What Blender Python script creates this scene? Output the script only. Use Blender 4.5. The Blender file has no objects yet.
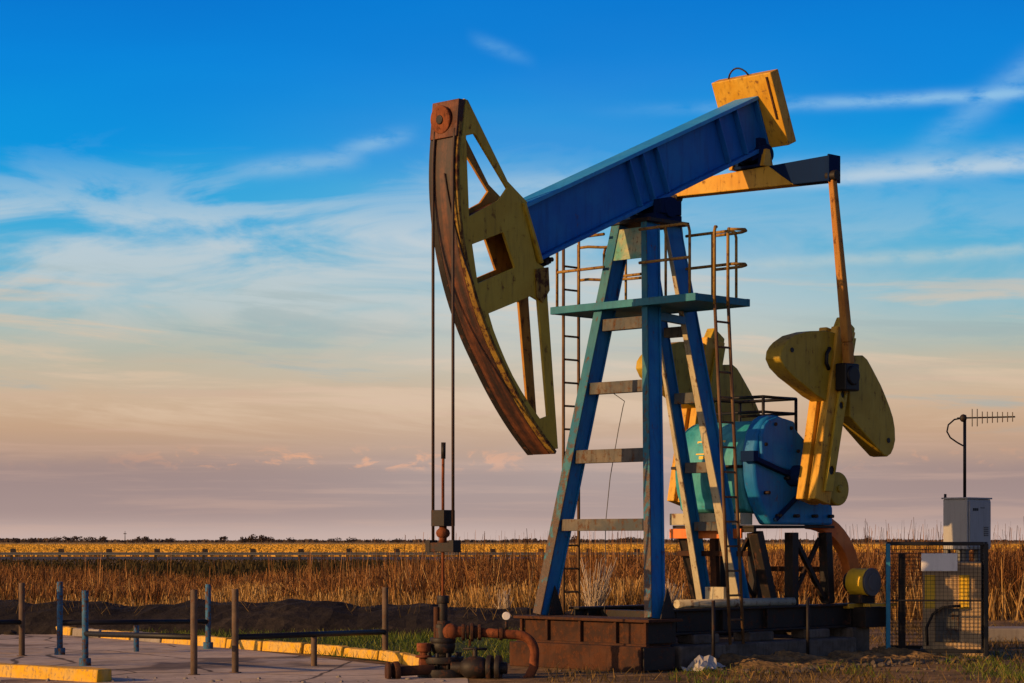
import bpy, bmesh, math, random
import numpy as np
from mathutils import Vector, Matrix
R = math.radians
random.seed(7); rng = np.random.default_rng(11)
S = bpy.context.scene
COL = S.collection

# ------------------------------------------------------------------ camera
cam = bpy.data.objects.new('camera', bpy.data.cameras.new('camera'))
COL.objects.link(cam); S.camera = cam
cam.location = (0, 0, 1.6); cam.rotation_euler = (R(90), 0, 0)
cam.data.lens = 79.1; cam.data.sensor_width = 36
cam.data.shift_y = (540 - 341.5) / 1024
cam.data.clip_start = 0.5; cam.data.clip_end = 20000

# ------------------------------------------------------------------ light
SUN_DIR = Vector((-0.885, -0.465, 0.0)).normalized()      # horizontal direction towards the sun
SUN_EL = R(15)
S.view_settings.view_transform = 'Standard'; S.view_settings.look = 'None'
S.view_settings.exposure = 0.0; S.view_settings.gamma = 1.0
S.view_settings.use_curve_mapping = False
sun = bpy.data.objects.new('sun', bpy.data.lights.new('sun', 'SUN')); COL.objects.link(sun)
sun.data.energy = 5.0; sun.data.angle = R(0.5); sun.data.color = (1.0, 0.56, 0.22)
sv = Vector((SUN_DIR.x*math.cos(SUN_EL), SUN_DIR.y*math.cos(SUN_EL), math.sin(SUN_EL)))
sun.rotation_euler = sv.to_track_quat('Z', 'Y').to_euler()
sun.location = sv*60

def lin(r, g, b):
    f = lambda c: (c/255/12.92 if c/255 <= 0.04045 else ((c/255+0.055)/1.055)**2.4)
    return (f(r), f(g), f(b), 1)

class NT:
    """tiny node helper"""
    def __init__(s, tree): s.t = tree; s.n = tree.nodes; s.l = tree.links
    def node(s, ty, **kw):
        n = s.n.new(ty)
        for k, v in kw.items(): setattr(n, k, v)
        return n
    def put(s, sock, v):
        if isinstance(v, bpy.types.NodeSocket): s.l.new(v, sock)
        else: sock.default_value = v
    def m(s, op, a, b=None, c=None, clamp=False):
        n = s.node('ShaderNodeMath', operation=op, use_clamp=clamp)
        s.put(n.inputs[0], a)
        if b is not None: s.put(n.inputs[1], b)
        if c is not None: s.put(n.inputs[2], c)
        return n.outputs[0]
    def ss(s, x, a, b, lo=0.0, hi=1.0):
        n = s.node('ShaderNodeMapRange', interpolation_type='SMOOTHSTEP')
        s.put(n.inputs[0], x); n.inputs[1].default_value = a; n.inputs[2].default_value = b
        n.inputs[3].default_value = lo; n.inputs[4].default_value = hi
        return n.outputs[0]
    def mix(s, f, a, b, mode='MIX'):
        n = s.node('ShaderNodeMix', data_type='RGBA', blend_type=mode)
        s.put(n.inputs['Factor'], f); s.put(n.inputs[6], a); s.put(n.inputs[7], b)
        return n.outputs[2]
    def noise(s, vec, scale, detail=4, rough=0.55, dist=0.0):
        n = s.node('ShaderNodeTexNoise'); s.l.new(vec, n.inputs['Vector'])
        n.inputs['Scale'].default_value = scale; n.inputs['Detail'].default_value = detail
        n.inputs['Roughness'].default_value = rough; n.inputs['Distortion'].default_value = dist
        return n.outputs[0]
    def ramp(s, f, stops, interp='LINEAR'):
        n = s.node('ShaderNodeValToRGB'); n.color_ramp.interpolation = interp
        e = n.color_ramp.elements
        while len(e) < len(stops): e.new(0.5)
        for el, (p, c) in zip(e, stops): el.position = p; el.color = c
        s.put(n.inputs[0], f); return n.outputs[0]
    def xyz(s, x, y, z):
        n = s.node('ShaderNodeCombineXYZ'); s.put(n.inputs[0], x); s.put(n.inputs[1], y); s.put(n.inputs[2], z)
        return n.outputs[0]

# ------------------------------------------------------------------ sky
W = bpy.data.worlds.new('World'); S.world = W; W.use_nodes = True
W.node_tree.nodes.clear(); k = NT(W.node_tree)
tc = k.node('ShaderNodeTexCoord'); sep = k.node('ShaderNodeSeparateXYZ'); k.l.new(tc.outputs['Generated'], sep.inputs[0])
az = k.m('ARCTAN2', sep.outputs[0], sep.outputs[1]); el = k.m('ARCSINE', sep.outputs[2])
EL = lambda v: (540-v)/2250
skyramp = [(540, (200,176,168)), (515, (184,159,152)), (480, (170,146,140)), (458, (180,150,134)), (430, (197,162,133)),
           (400, (206,177,148)), (370, (192,182,160)), (335, (164,186,182)), (300, (126,184,202)), (255, (76,174,214)),
           (205, (44,166,220)), (150, (2,148,222)), (80, (0,132,218)), (0, (0,118,208)), (-160, (14,84,158)), (-900, (10,50,118))]
warp = k.noise(k.xyz(k.m('MULTIPLY', az, 5.0), k.m('MULTIPLY', el, 22.0), 0.0), 1.0, 4, 0.5, 0.4)
elw = k.m('ADD', el, k.m('MULTIPLY', k.m('SUBTRACT', warp, 0.5), 0.035))
# no warp close to the horizon
elw = k.m('ADD', el, k.m('MULTIPLY', k.m('SUBTRACT', elw, el), k.ss(el, 0.04, 0.12)))
top = EL(-900)
base = k.ramp(k.m('DIVIDE', elw, top, clamp=True), [(EL(v)/top, lin(*c)) for v, c in skyramp])
# high thin cloud sheet, denser to the left
c1 = k.noise(k.xyz(k.m('MULTIPLY', az, 13.0), k.m('ADD', k.m('MULTIPLY', el, 46.0), k.m('MULTIPLY', az, -3.0)), 3.3), 1.0, 7, 0.58, 0.6)
c1b = k.noise(k.xyz(k.m('MULTIPLY', az, 4.0), k.m('MULTIPLY', el, 18.0), 8.1), 1.0, 3, 0.5, 0.3)
edge = k.m('ADD', el, k.m('ADD', k.m('MULTIPLY', k.m('SUBTRACT', c1, 0.5), 0.10), k.m('MULTIPLY', k.m('SUBTRACT', c1b, 0.5), 0.07)))
dens = k.m('MULTIPLY', k.ss(k.m('ADD', k.m('MULTIPLY', c1, 0.75), k.m('MULTIPLY', c1b, 0.30)), 0.36, 0.60),
           k.m('MULTIPLY', k.ss(edge, 0.170, 0.138), k.ss(el, 0.045, 0.10)))
dens = k.m('MULTIPLY', dens, k.ss(az, 0.10, -0.03, 0.35, 1.0))
cloudcol = k.ramp(k.m('DIVIDE', el, 0.2), [(0.2, lin(212,178,148)), (0.42, lin(192,188,172)), (0.52, lin(186,200,202)), (0.66, lin(188,205,215)), (0.85, lin(168,200,222))])
skyc = k.mix(k.m('MULTIPLY', dens, 0.95), base, cloudcol)
# soft peach and grey layers in the lower sky
ly = k.noise(k.xyz(k.m('MULTIPLY', az, 6.0), k.m('ADD', k.m('MULTIPLY', el, 62.0), k.m('MULTIPLY', az, 4.0)), 11.0), 1.0, 7, 0.62, 0.5)
lm = k.m('MULTIPLY', k.ss(el, 0.135, 0.10), k.ss(el, 0.035, 0.06))
skyc = k.mix(k.m('MULTIPLY', k.m('MULTIPLY', k.ss(ly, 0.50, 0.66), lm), 0.60), skyc, lin(224,196,168))
skyc = k.mix(k.m('MULTIPLY', k.m('MULTIPLY', k.ss(ly, 0.46, 0.32), lm), 0.50), skyc, lin(150,174,178))
# contrails in the right half of the sky
wv = k.m('MULTIPLY', k.m('SUBTRACT', k.noise(k.xyz(k.m('MULTIPLY', az, 30.0), k.m('MULTIPLY', el, 60.0), 1.0), 1.0, 3, 0.5), 0.5), 0.0022)
fe = k.noise(k.xyz(k.m('MULTIPLY', az, 60.0), k.m('MULTIPLY', el, 160.0), 5.0), 1.0, 5, 0.6)
def trail(a0, e0, slope, width, lo, hi, strength, col, end=9.0):
    global skyc
    d = k.m('SUBTRACT', k.m('ADD', el, wv), k.m('ADD', e0, k.m('MULTIPLY', slope, k.m('SUBTRACT', az, a0))))
    g = k.m('POWER', 2.718, k.m('MULTIPLY', k.m('POWER', k.m('DIVIDE', d, width), 2.0), -1.0))
    g = k.m('MULTIPLY', g, k.m('MULTIPLY', k.m('MULTIPLY', k.ss(az, lo, hi), k.ss(az, end+0.02, end)), k.ss(fe, 0.15, 0.60)))
    skyc = k.mix(k.m('MULTIPLY', g, strength, clamp=True), skyc, lin(*col))
trail(0.060, 0.1885, 0.019, 0.0026, 0.02, 0.20, 0.75, (150,198,232))
trail(0.146, 0.1580, 0.047, 0.0034, 0.05, 0.16, 0.85, (186,208,226))
trail(0.19, 0.1760, 0.70, 0.0070, 0.15, 0.22, 0.40, (150,198,232))
trail(0.00, 0.1560, 0.04, 0.0050, -0.08, 0.02, 0.35, (190,210,220))
trail(0.12, 0.1215, 0.04, 0.0030, 0.02, 0.14, 0.55, (190,205,205))
trail(-0.065, 0.1735, 0.22, 0.0035, -0.085, -0.062, 0.55, (150,196,226), -0.058)
trail(-0.010, 0.2165, -0.35, 0.0030, -0.022, -0.008, 0.40, (110,176,226), -0.006)
trail(-0.105, 0.1635, 0.10, 0.0040, -0.135, -0.100, 0.45, (165,200,222), -0.080)
# low cloud bank and its small lit heads
bk = k.noise(k.xyz(k.m('MULTIPLY', az, 16.0), k.m('MULTIPLY', el, 60.0), 2.0), 1.0, 5, 0.6, 0.3)
bank = k.m('MULTIPLY', k.ss(k.m('ADD', el, k.m('MULTIPLY', k.m('SUBTRACT', bk, 0.5), 0.016)), 0.040, 0.030), k.ss(el, 0.002, 0.014))
skyc = k.mix(k.m('MULTIPLY', bank, 0.5), skyc, lin(150,130,131))
pf = k.noise(k.xyz(k.m('MULTIPLY', az, 62.0), k.m('MULTIPLY', el, 130.0), 4.4), 1.0, 5, 0.62, 0.5)
puff = k.m('MULTIPLY', k.ss(pf, 0.52, 0.66), k.m('MULTIPLY', k.ss(el, 0.029, 0.034), k.ss(el, 0.043, 0.036)))
puff = k.m('MULTIPLY', puff, k.m('MULTIPLY', k.ss(az, -0.19, -0.10, 0.1, 1.0), k.ss(az, 0.03, -0.03, 0.35, 1.0)))
skyc = k.mix(k.m('MULTIPLY', puff, 0.75), skyc, lin(236,170,130))
st = k.noise(k.xyz(k.m('MULTIPLY', az, 7.0), k.m('MULTIPLY', el, 150.0), 6.6), 1.0, 5, 0.6, 0.2)
skyc = k.mix(k.m('MULTIPLY', k.m('MULTIPLY', k.ss(st, 0.48, 0.70), k.ss(el, 0.10, 0.06)), 0.30), skyc, lin(214,176,156))
# whitish halo low in the middle, brightness put into the sky colour
vd = k.m('ADD', k.m('POWER', k.m('DIVIDE', k.m('SUBTRACT', az, 0.03), 0.11), 2.0), k.m('POWER', k.m('DIVIDE', k.m('SUBTRACT', el, 0.085), 0.065), 2.0))
veil = k.m('MULTIPLY', k.m('POWER', 2.718, k.m('MULTIPLY', vd, -1.0)), k.ss(c1b, 0.2, 0.7))
skyc = k.mix(k.m('MULTIPLY', veil, 0.48), skyc, lin(226,218,212))
nis = k.node('ShaderNodeTexSky', sky_type='NISHITA', sun_disc=False)
nis.sun_elevation = SUN_EL; nis.sun_rotation = math.atan2(SUN_DIR.x, SUN_DIR.y)
ten = k.node('ShaderNodeMix', data_type='RGBA', blend_type='MULTIPLY'); ten.inputs['Factor'].default_value = 1
k.l.new(skyc, ten.inputs[6]); ten.inputs[7].default_value = (10, 10, 10, 1)
# wide warm glow of the sky around the low sun (behind and left of the camera)
dt = k.m('ADD', k.m('MULTIPLY', sep.outputs[0], SUN_DIR.x), k.m('MULTIPLY', sep.outputs[1], SUN_DIR.y))
gl = k.m('MULTIPLY', k.m('POWER', k.m('MAXIMUM', dt, 0.0), 1.6), k.ss(el, 0.9, 0.0))
ten2 = k.mix(gl, ten.outputs[2], (19, 15, 11.5, 1))
fin = k.mix(0.015, ten2, nis.outputs[0])
bg = k.node('ShaderNodeBackground'); bg.inputs[1].default_value = 0.1
k.l.new(fin, bg.inputs[0]); wo = k.node('ShaderNodeOutputWorld'); k.l.new(bg.outputs[0], wo.inputs[0])

# ------------------------------------------------------------------ materials
def mat(name):
    m = bpy.data.materials.new(name); m.use_nodes = True; m.node_tree.nodes.clear()
    q = NT(m.node_tree); out = q.node('ShaderNodeOutputMaterial'); b = q.node('ShaderNodeBsdfPrincipled')
    q.l.new(b.outputs[0], out.inputs[0]); q.b = b; q.out = out; q.mat = m
    q.oc = q.node('ShaderNodeTexCoord').outputs['Object']
    q.pos = q.node('ShaderNodeNewGeometry').outputs['Position']
    return q
def bump(q, h, strength, dist=0.01):
    n = q.node('ShaderNodeBump'); n.inputs['Strength'].default_value = strength; n.inputs['Distance'].default_value = dist
    q.l.new(h, n.inputs['Height']); q.l.new(n.outputs[0], q.b.inputs['Normal'])
def c4(c): return (c[0], c[1], c[2], 1)
def paint(name, col, fade=None, rust=0.3, wear=0.3, rough=0.55, scale=1.0, rustcol=(0.075, 0.028, 0.010), streak=True, zrust=0.0, spec=0.3):
    """weathered enamel: base colour, sun-faded patches, rust blotches with streaks"""
    q = mat(name); p = q.oc
    fade = fade or tuple(min(1, c*1.6+0.03) for c in col)
    n1 = q.noise(p, 1.7*scale, 6, 0.6, 0.3); n2 = q.noise(p, 7*scale, 8, 0.68, 0.2); n3 = q.noise(p, 42*scale, 4, 0.6)
    sp = q.node('ShaderNodeMapping'); sp.inputs['Scale'].default_value = (9, 9, 1.1); q.l.new(p, sp.inputs[0])
    n4 = q.noise(sp.outputs[0], 1.6*scale, 5, 0.6)
    c = q.mix(q.ss(n1, 0.35, 0.7, 0, wear), c4(col), c4(fade))
    c = q.mix(q.ss(n4, 0.45, 0.75, 0, 0.45*wear+0.1), c, c4(tuple(x*0.45+0.006 for x in col)))
    e = q.m('ADD', q.m('MULTIPLY', n2, 0.7), q.m('MULTIPLY', n4 if streak else n1, 0.3))
    if zrust:
        sx = q.node('ShaderNodeSeparateXYZ'); q.l.new(p, sx.inputs[0])
        e = q.m('ADD', e, q.m('MULTIPLY', q.ss(sx.outputs[2], 4.2, 0.6), zrust))
    rm = q.ss(e, 0.66-0.26*rust, 0.74-0.22*rust)
    rc = q.mix(q.ss(n3, 0.3, 0.7), c4(rustcol), c4(tuple(x*2.0 for x in rustcol)))
    c = q.mix(q.m('MULTIPLY', rm, min(1, 0.35+rust)), c, rc)
    c = q.mix(q.ss(n3, 0.55, 0.8, 0, 0.35), c, c4(tuple(x*0.5 for x in col)))
    q.l.new(c, q.b.inputs['Base Color'])
    q.put(q.b.inputs['Roughness'], q.m('ADD', rough, q.m('MULTIPLY', rm, 0.3)))
    q.b.inputs['Specular IOR Level'].default_value = spec
    bump(q, q.m('ADD', q.m('MULTIPLY', rm, -0.5), q.m('MULTIPLY', n3, 0.35)), 0.35, 0.006)
    return q.mat
M = {}
M['blue'] = paint('blue paint', (0.005, 0.140, 0.40), (0.016, 0.22, 0.44), 0.36, 0.8, scale=1.2)
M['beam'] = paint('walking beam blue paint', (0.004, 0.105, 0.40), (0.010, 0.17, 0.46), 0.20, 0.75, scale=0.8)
M['flange'] = paint('sky lit flange blue', (0.015, 0.22, 0.55), (0.05, 0.32, 0.58), 0.10, 0.6)  # paler than the beam: sky reflection is put into the colour
M['teal'] = paint('teal paint', (0.014, 0.24, 0.30), (0.10, 0.42, 0.44), 0.30, 0.9)
M['wornleg'] = paint('worn leg paint', (0.008, 0.12, 0.20), (0.05, 0.17, 0.18), 0.5, 0.8, 0.7, 1.4, (0.075, 0.042, 0.024), zrust=0.16)
M['cream'] = paint('cream primer paint', (0.36, 0.32, 0.21), (0.50, 0.45, 0.30), 0.5, 0.7, 0.7, 1.2)
M['olive'] = paint('olive yellow paint', (0.40, 0.27, 0.014), (0.46, 0.34, 0.03), 0.42, 0.8, scale=1.3)
M['yellow'] = paint('yellow paint', (0.50, 0.25, 0.010), (0.60, 0.36, 0.04), 0.45, 0.85, scale=1.4)
M['weight'] = paint('counterweight olive paint', (0.36, 0.235, 0.010), (0.44, 0.31, 0.03), 0.42, 0.85, scale=1.3)
def rope_face():
    q = mat('rubbed rope face'); mp = q.node('ShaderNodeMapping'); mp.inputs['Scale'].default_value = (0.9, 13, 0.9); q.l.new(q.oc, mp.inputs[0])
    a = q.noise(mp.outputs[0], 1.0, 6, 0.6, 0.2); b = q.noise(q.oc, 9, 7, 0.65); f = q.m('ADD', q.m('MULTIPLY', a, 0.65), q.m('MULTIPLY', b, 0.35))
    q.l.new(q.ramp(f, [(0.36, (0.008,0.005,0.004,1)), (0.48, (0.030,0.010,0.005,1)), (0.58, (0.085,0.026,0.008,1)), (0.72, (0.18,0.058,0.014,1))]), q.b.inputs['Base Color'])
    q.b.inputs['Roughness'].default_value = 0.6; bump(q, b, 0.4, 0.006); return q.mat
M['ropeface'] = rope_face()
M['rust'] = paint('rust', (0.026, 0.010, 0.005), (0.072, 0.026, 0.009), 0.7, 0.95, 0.85, 1.8, (0.045,0.017,0.007))
M['archrust'] = paint('rubbed rust', (0.045, 0.014, 0.006), (0.17, 0.050, 0.014), 0.55, 1.0, 0.6, 1.8, (0.05,0.016,0.007))
M['rustred'] = paint('red rust', (0.105, 0.026, 0.008), (0.22, 0.065, 0.018), 0.55, 0.9, 0.85, 2.0, (0.04,0.014,0.007))
M['orange'] = paint('orange guard paint', (0.66, 0.14, 0.018), (0.7, 0.24, 0.05), 0.35, 0.6)
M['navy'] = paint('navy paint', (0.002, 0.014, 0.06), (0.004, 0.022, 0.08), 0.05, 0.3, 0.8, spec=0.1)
M['dark'] = paint('dark oily steel', (0.009, 0.007, 0.006), (0.022, 0.016, 0.012), 0.55, 0.6, 0.6, 1.5, (0.045, 0.018, 0.009))
M['black'] = paint('black paint', (0.007, 0.007, 0.008), (0.013, 0.013, 0.014), 0.3, 0.4, 0.55, rustcol=(0.03,0.014,0.008))
M['galv'] = paint('grey brown rung paint', (0.050, 0.062, 0.068), (0.15, 0.125, 0.09), 0.6, 0.85, 0.75, 1.5, (0.06,0.03,0.014))
M['rail'] = paint('dull yellow rail paint', (0.26, 0.145, 0.025), (0.34, 0.21, 0.06), 0.60, 0.8, 0.75, 1.8)
M['ladder'] = paint('rusted ladder steel', (0.085, 0.045, 0.022), (0.20, 0.12, 0.05), 0.5, 0.8, 0.75)
M['grey']   = paint('grey enamel', (0.30, 0.30, 0.29), (0.36, 0.36, 0.34), 0.05, 0.4, 0.5)
M['dgrey']  = paint('dark grey metal', (0.09, 0.09, 0.09), (0.14, 0.14, 0.13), 0.1, 0.4, 0.5)
M['white']  = paint('white sign enamel', (0.62, 0.61, 0.58), (0.7, 0.69, 0.66), 0.08, 0.4, 0.5)
M['tan'] = paint('tan sheet metal', (0.42, 0.29, 0.15), (0.5, 0.36, 0.2), 0.35, 0.8, 0.7)
M['brightyellow'] = paint('bright yellow paint', (0.78, 0.48, 0.02), (0.8, 0.55, 0.08), 0.15, 0.5)
M['kerb'] = paint('yellow kerb paint', (0.60, 0.33, 0.010), (0.50, 0.34, 0.10), 0.55, 0.9, 0.9, 3.0, (0.16, 0.115, 0.07))
M['post']   = paint('post steel', (0.07, 0.05, 0.035), (0.16, 0.10, 0.06), 0.5, 0.8, 0.75, 2.0)
M['postblue'] = paint('blue post paint', (0.008, 0.07, 0.17), (0.04, 0.15, 0.25), 0.72, 0.9, 0.7, 3.0, (0.06, 0.028, 0.012))
M['concrete'] = paint('old concrete', (0.20, 0.18, 0.155), (0.28, 0.25, 0.21), 0.35, 0.8, 0.9, 1.2, (0.07, 0.055, 0.04))
M['cable']  = paint('dark wire rope', (0.03, 0.018, 0.014), (0.06, 0.03, 0.02), 0.4, 0.5, 0.6, 4)
M['platform'] = paint('platform teal paint', (0.006, 0.13, 0.20), (0.03, 0.22, 0.26), 0.35, 0.7)
M['amber'] = paint('amber lit yellow', (0.34, 0.15, 0.015), (0.42, 0.22, 0.03), 0.5, 0.9, 0.7, 1.5)  # rusty yellow with amber sunlight mixed into the colour
M['pitman'] = paint('orange brown pitman paint', (0.34, 0.135, 0.018), (0.40, 0.19, 0.03), 0.5, 0.9, 0.7, 1.5)
M['cagepost'] = paint('teal blue cage post', (0.010, 0.15, 0.27), (0.04, 0.25, 0.36), 0.3, 0.7, 0.6, 2)
M['edgeolive'] = paint('worn olive edge', (0.17, 0.095, 0.010), (0.28, 0.18, 0.025), 0.75, 0.9, 0.7, 1.6, (0.035, 0.013, 0.006))
M['gusset'] = paint('faded gusset paint', (0.40, 0.36, 0.20), (0.06, 0.28, 0.22), 0.5, 0.95, 0.7, 2.2)
M['slab'] = paint('earth stained slab', (0.065, 0.052, 0.04), (0.15, 0.125, 0.10), 0.5, 0.9, 0.95, 1.6, (0.05,0.035,0.022))
M['paletwig'] = paint('pale twig', (0.34, 0.27, 0.19), (0.45, 0.38, 0.28), 0.1, 0.5, 0.9)
M['bark']   = paint('bark', (0.07, 0.05, 0.035), (0.1, 0.08, 0.05), 0.1, 0.5, 0.9)
M['bag'] = paint('pale plastic sheet', (0.36, 0.35, 0.32), (0.5, 0.49, 0.46), 0.3, 0.6, 0.6, 3)

def ground_mat(name, stops, s1=0.35, s2=3.0, rough=0.95, stretch=(1, 1, 1), bumpd=0.03):
    q = mat(name); mp = q.node('ShaderNodeMapping'); mp.inputs['Scale'].default_value = stretch; q.l.new(q.pos, mp.inputs[0])
    a = q.noise(mp.outputs[0], s1, 6, 0.6, 0.3); b = q.noise(mp.outputs[0], s2, 8, 0.7)
    f = q.m('ADD', q.m('MULTIPLY', a, 0.5), q.m('MULTIPLY', b, 0.5))
    q.l.new(q.ramp(f, stops), q.b.inputs['Base Color']); q.b.inputs['Roughness'].default_value = rough
    q.b.inputs['Specular IOR Level'].default_value = 0.1
    bump(q, b, 0.7, bumpd); return q.mat
M['dirt'] = ground_mat('dirt and dry grass', [(0.32, (0.030,0.022,0.013,1)), (0.46, (0.11,0.075,0.038,1)), (0.57, (0.25,0.16,0.07,1)), (0.70, (0.38,0.26,0.12,1))], 0.8, 4.5)
M['pad_plain'] = ground_mat('concrete pad', [(0.32, (0.13,0.11,0.09,1)), (0.46, (0.28,0.24,0.195,1)), (0.58, (0.40,0.34,0.27,1)), (0.75, (0.48,0.41,0.33,1))], 0.5, 4.0, 0.9, bumpd=0.008)
def pad_mat():
    q = mat('stained concrete pad'); a = q.noise(q.pos, 0.5, 6, 0.6, 0.4); b = q.noise(q.pos, 5.0, 8, 0.7); c_ = q.noise(q.pos, 0.33, 4, 0.5, 1.0)
    f = q.m('ADD', q.m('MULTIPLY', a, 0.5), q.m('MULTIPLY', b, 0.5))
    col = q.ramp(f, [(0.30, (0.16,0.135,0.11,1)), (0.45, (0.36,0.31,0.25,1)), (0.58, (0.52,0.44,0.34,1)), (0.75, (0.62,0.54,0.42,1))])
    col = q.mix(q.ss(c_, 0.56, 0.66, 0, 0.75), col, (0.07,0.055,0.045,1))           # oil stains
    sand = q.noise(q.pos, 0.9, 6, 0.65, 0.5); col = q.mix(q.ss(sand, 0.52, 0.66, 0, 0.7), col, (0.50,0.36,0.20,1))   # blown soil
    v = q.node('ShaderNodeTexVoronoi', feature='DISTANCE_TO_EDGE'); mp = q.node('ShaderNodeMapping'); mp.inputs['Scale'].default_value = (0.5, 0.42, 1)
    wv_ = q.node('ShaderNodeMix', data_type='VECTOR'); wv_.inputs['Factor'].default_value = 0.06
    q.l.new(q.pos, mp.inputs[0]); n3 = q.node('ShaderNodeTexNoise'); q.l.new(mp.outputs[0], n3.inputs['Vector']); n3.inputs['Scale'].default_value = 4
    q.l.new(mp.outputs[0], wv_.inputs[4]); q.l.new(n3.outputs['Color'], wv_.inputs[5]); q.l.new(wv_.outputs[1], v.inputs['Vector']); v.inputs['Scale'].default_value = 1.0
    col = q.mix(q.ss(v.outputs['Distance'], 0.016, 0.004, 0, 0.85), col, (0.05,0.04,0.03,1))
    q.l.new(col, q.b.inputs['Base Color']); q.b.inputs['Roughness'].default_value = 0.92; q.b.inputs['Specular IOR Level'].default_value = 0.1
    bump(q, b, 0.6, 0.012); return q.mat
M['pad'] = pad_mat()
M['soil'] = ground_mat('dark turned soil', [(0.3, (0.009,0.008,0.007,1)), (0.52, (0.026,0.022,0.019,1)), (0.72, (0.075,0.058,0.042,1))], 0.6, 5.0, 1.0, bumpd=0.06)
M['road'] = ground_mat('asphalt', [(0.3, (0.045,0.045,0.048,1)), (0.7, (0.075,0.073,0.072,1))], 0.1, 2.0)
M['field'] = ground_mat('stubble field', [(0.3, (0.20,0.12,0.03,1)), (0.5, (0.36,0.22,0.05,1)), (0.7, (0.46,0.30,0.07,1))], 0.02, 0.2, stretch=(0.25, 1, 1))
M['turf'] = ground_mat('short green grass', [(0.3, (0.016,0.026,0.006,1)), (0.55, (0.045,0.062,0.012,1)), (0.75, (0.10,0.10,0.02,1))], 0.6, 6.0, bumpd=0.05)

def blade_mat(name, stops, scale, trans=0.25):
    q = mat(name)
    at = q.node('ShaderNodeAttribute', attribute_name='rnd')
    n = q.noise(q.pos, scale, 4, 0.6)
    f = q.m('ADD', q.m('MULTIPLY', at.outputs['Fac'], 0.6), q.m('MULTIPLY', n, 0.4))
    c = q.ramp(f, stops)
    q.l.new(c, q.b.inputs['Base Color']); q.b.inputs['Roughness'].default_value = 0.8; q.b.inputs['Specular IOR Level'].default_value = 0.1
    t = q.node('ShaderNodeBsdfTranslucent'); q.l.new(c, t.inputs[0]); mx = q.node('ShaderNodeMixShader'); mx.inputs[0].default_value = trans
    q.l.new(q.b.outputs[0], mx.inputs[1]); q.l.new(t.outputs[0], mx.inputs[2]); q.l.new(mx.outputs[0], q.out.inputs[0])
    return q.mat
M['reed'] = blade_mat('dry reed', [(0.2, (0.10,0.055,0.018,1)), (0.42, (0.27,0.145,0.040,1)), (0.6, (0.45,0.26,0.075,1)), (0.8, (0.62,0.42,0.17,1))], 0.35)
M['brush'] = blade_mat('dead brown brush', [(0.2, (0.032,0.014,0.007,1)), (0.42, (0.115,0.047,0.015,1)), (0.6, (0.24,0.105,0.032,1)), (0.8, (0.42,0.22,0.075,1))], 0.16)
M['crop'] = blade_mat('ripe dry crop', [(0.15, (0.50,0.27,0.035,1)), (0.5, (0.60,0.34,0.045,1)), (0.85, (0.66,0.40,0.07,1))], 0.01)
M['greenblade'] = blade_mat('green grass blade', [(0.15, (0.030,0.055,0.008,1)), (0.5, (0.085,0.125,0.018,1)), (0.85, (0.26,0.24,0.05,1))], 0.5)
M['verge'] = blade_mat('rough verge grass', [(0.15, (0.014,0.013,0.005,1)), (0.5, (0.035,0.028,0.010,1)), (0.85, (0.09,0.06,0.02,1))], 0.1)
M['drytuft'] = blade_mat('dry tuft', [(0.15, (0.05,0.035,0.014,1)), (0.5, (0.12,0.080,0.026,1)), (0.85, (0.30,0.19,0.06,1))], 0.4)
M['leafdark'] = blade_mat('haze tinted leaf', [(0.15, (0.045,0.035,0.032,1)), (0.5, (0.075,0.055,0.045,1)), (0.85, (0.11,0.08,0.06,1))], 0.02)  # lightened purple brown, distance haze put into the colour

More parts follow.
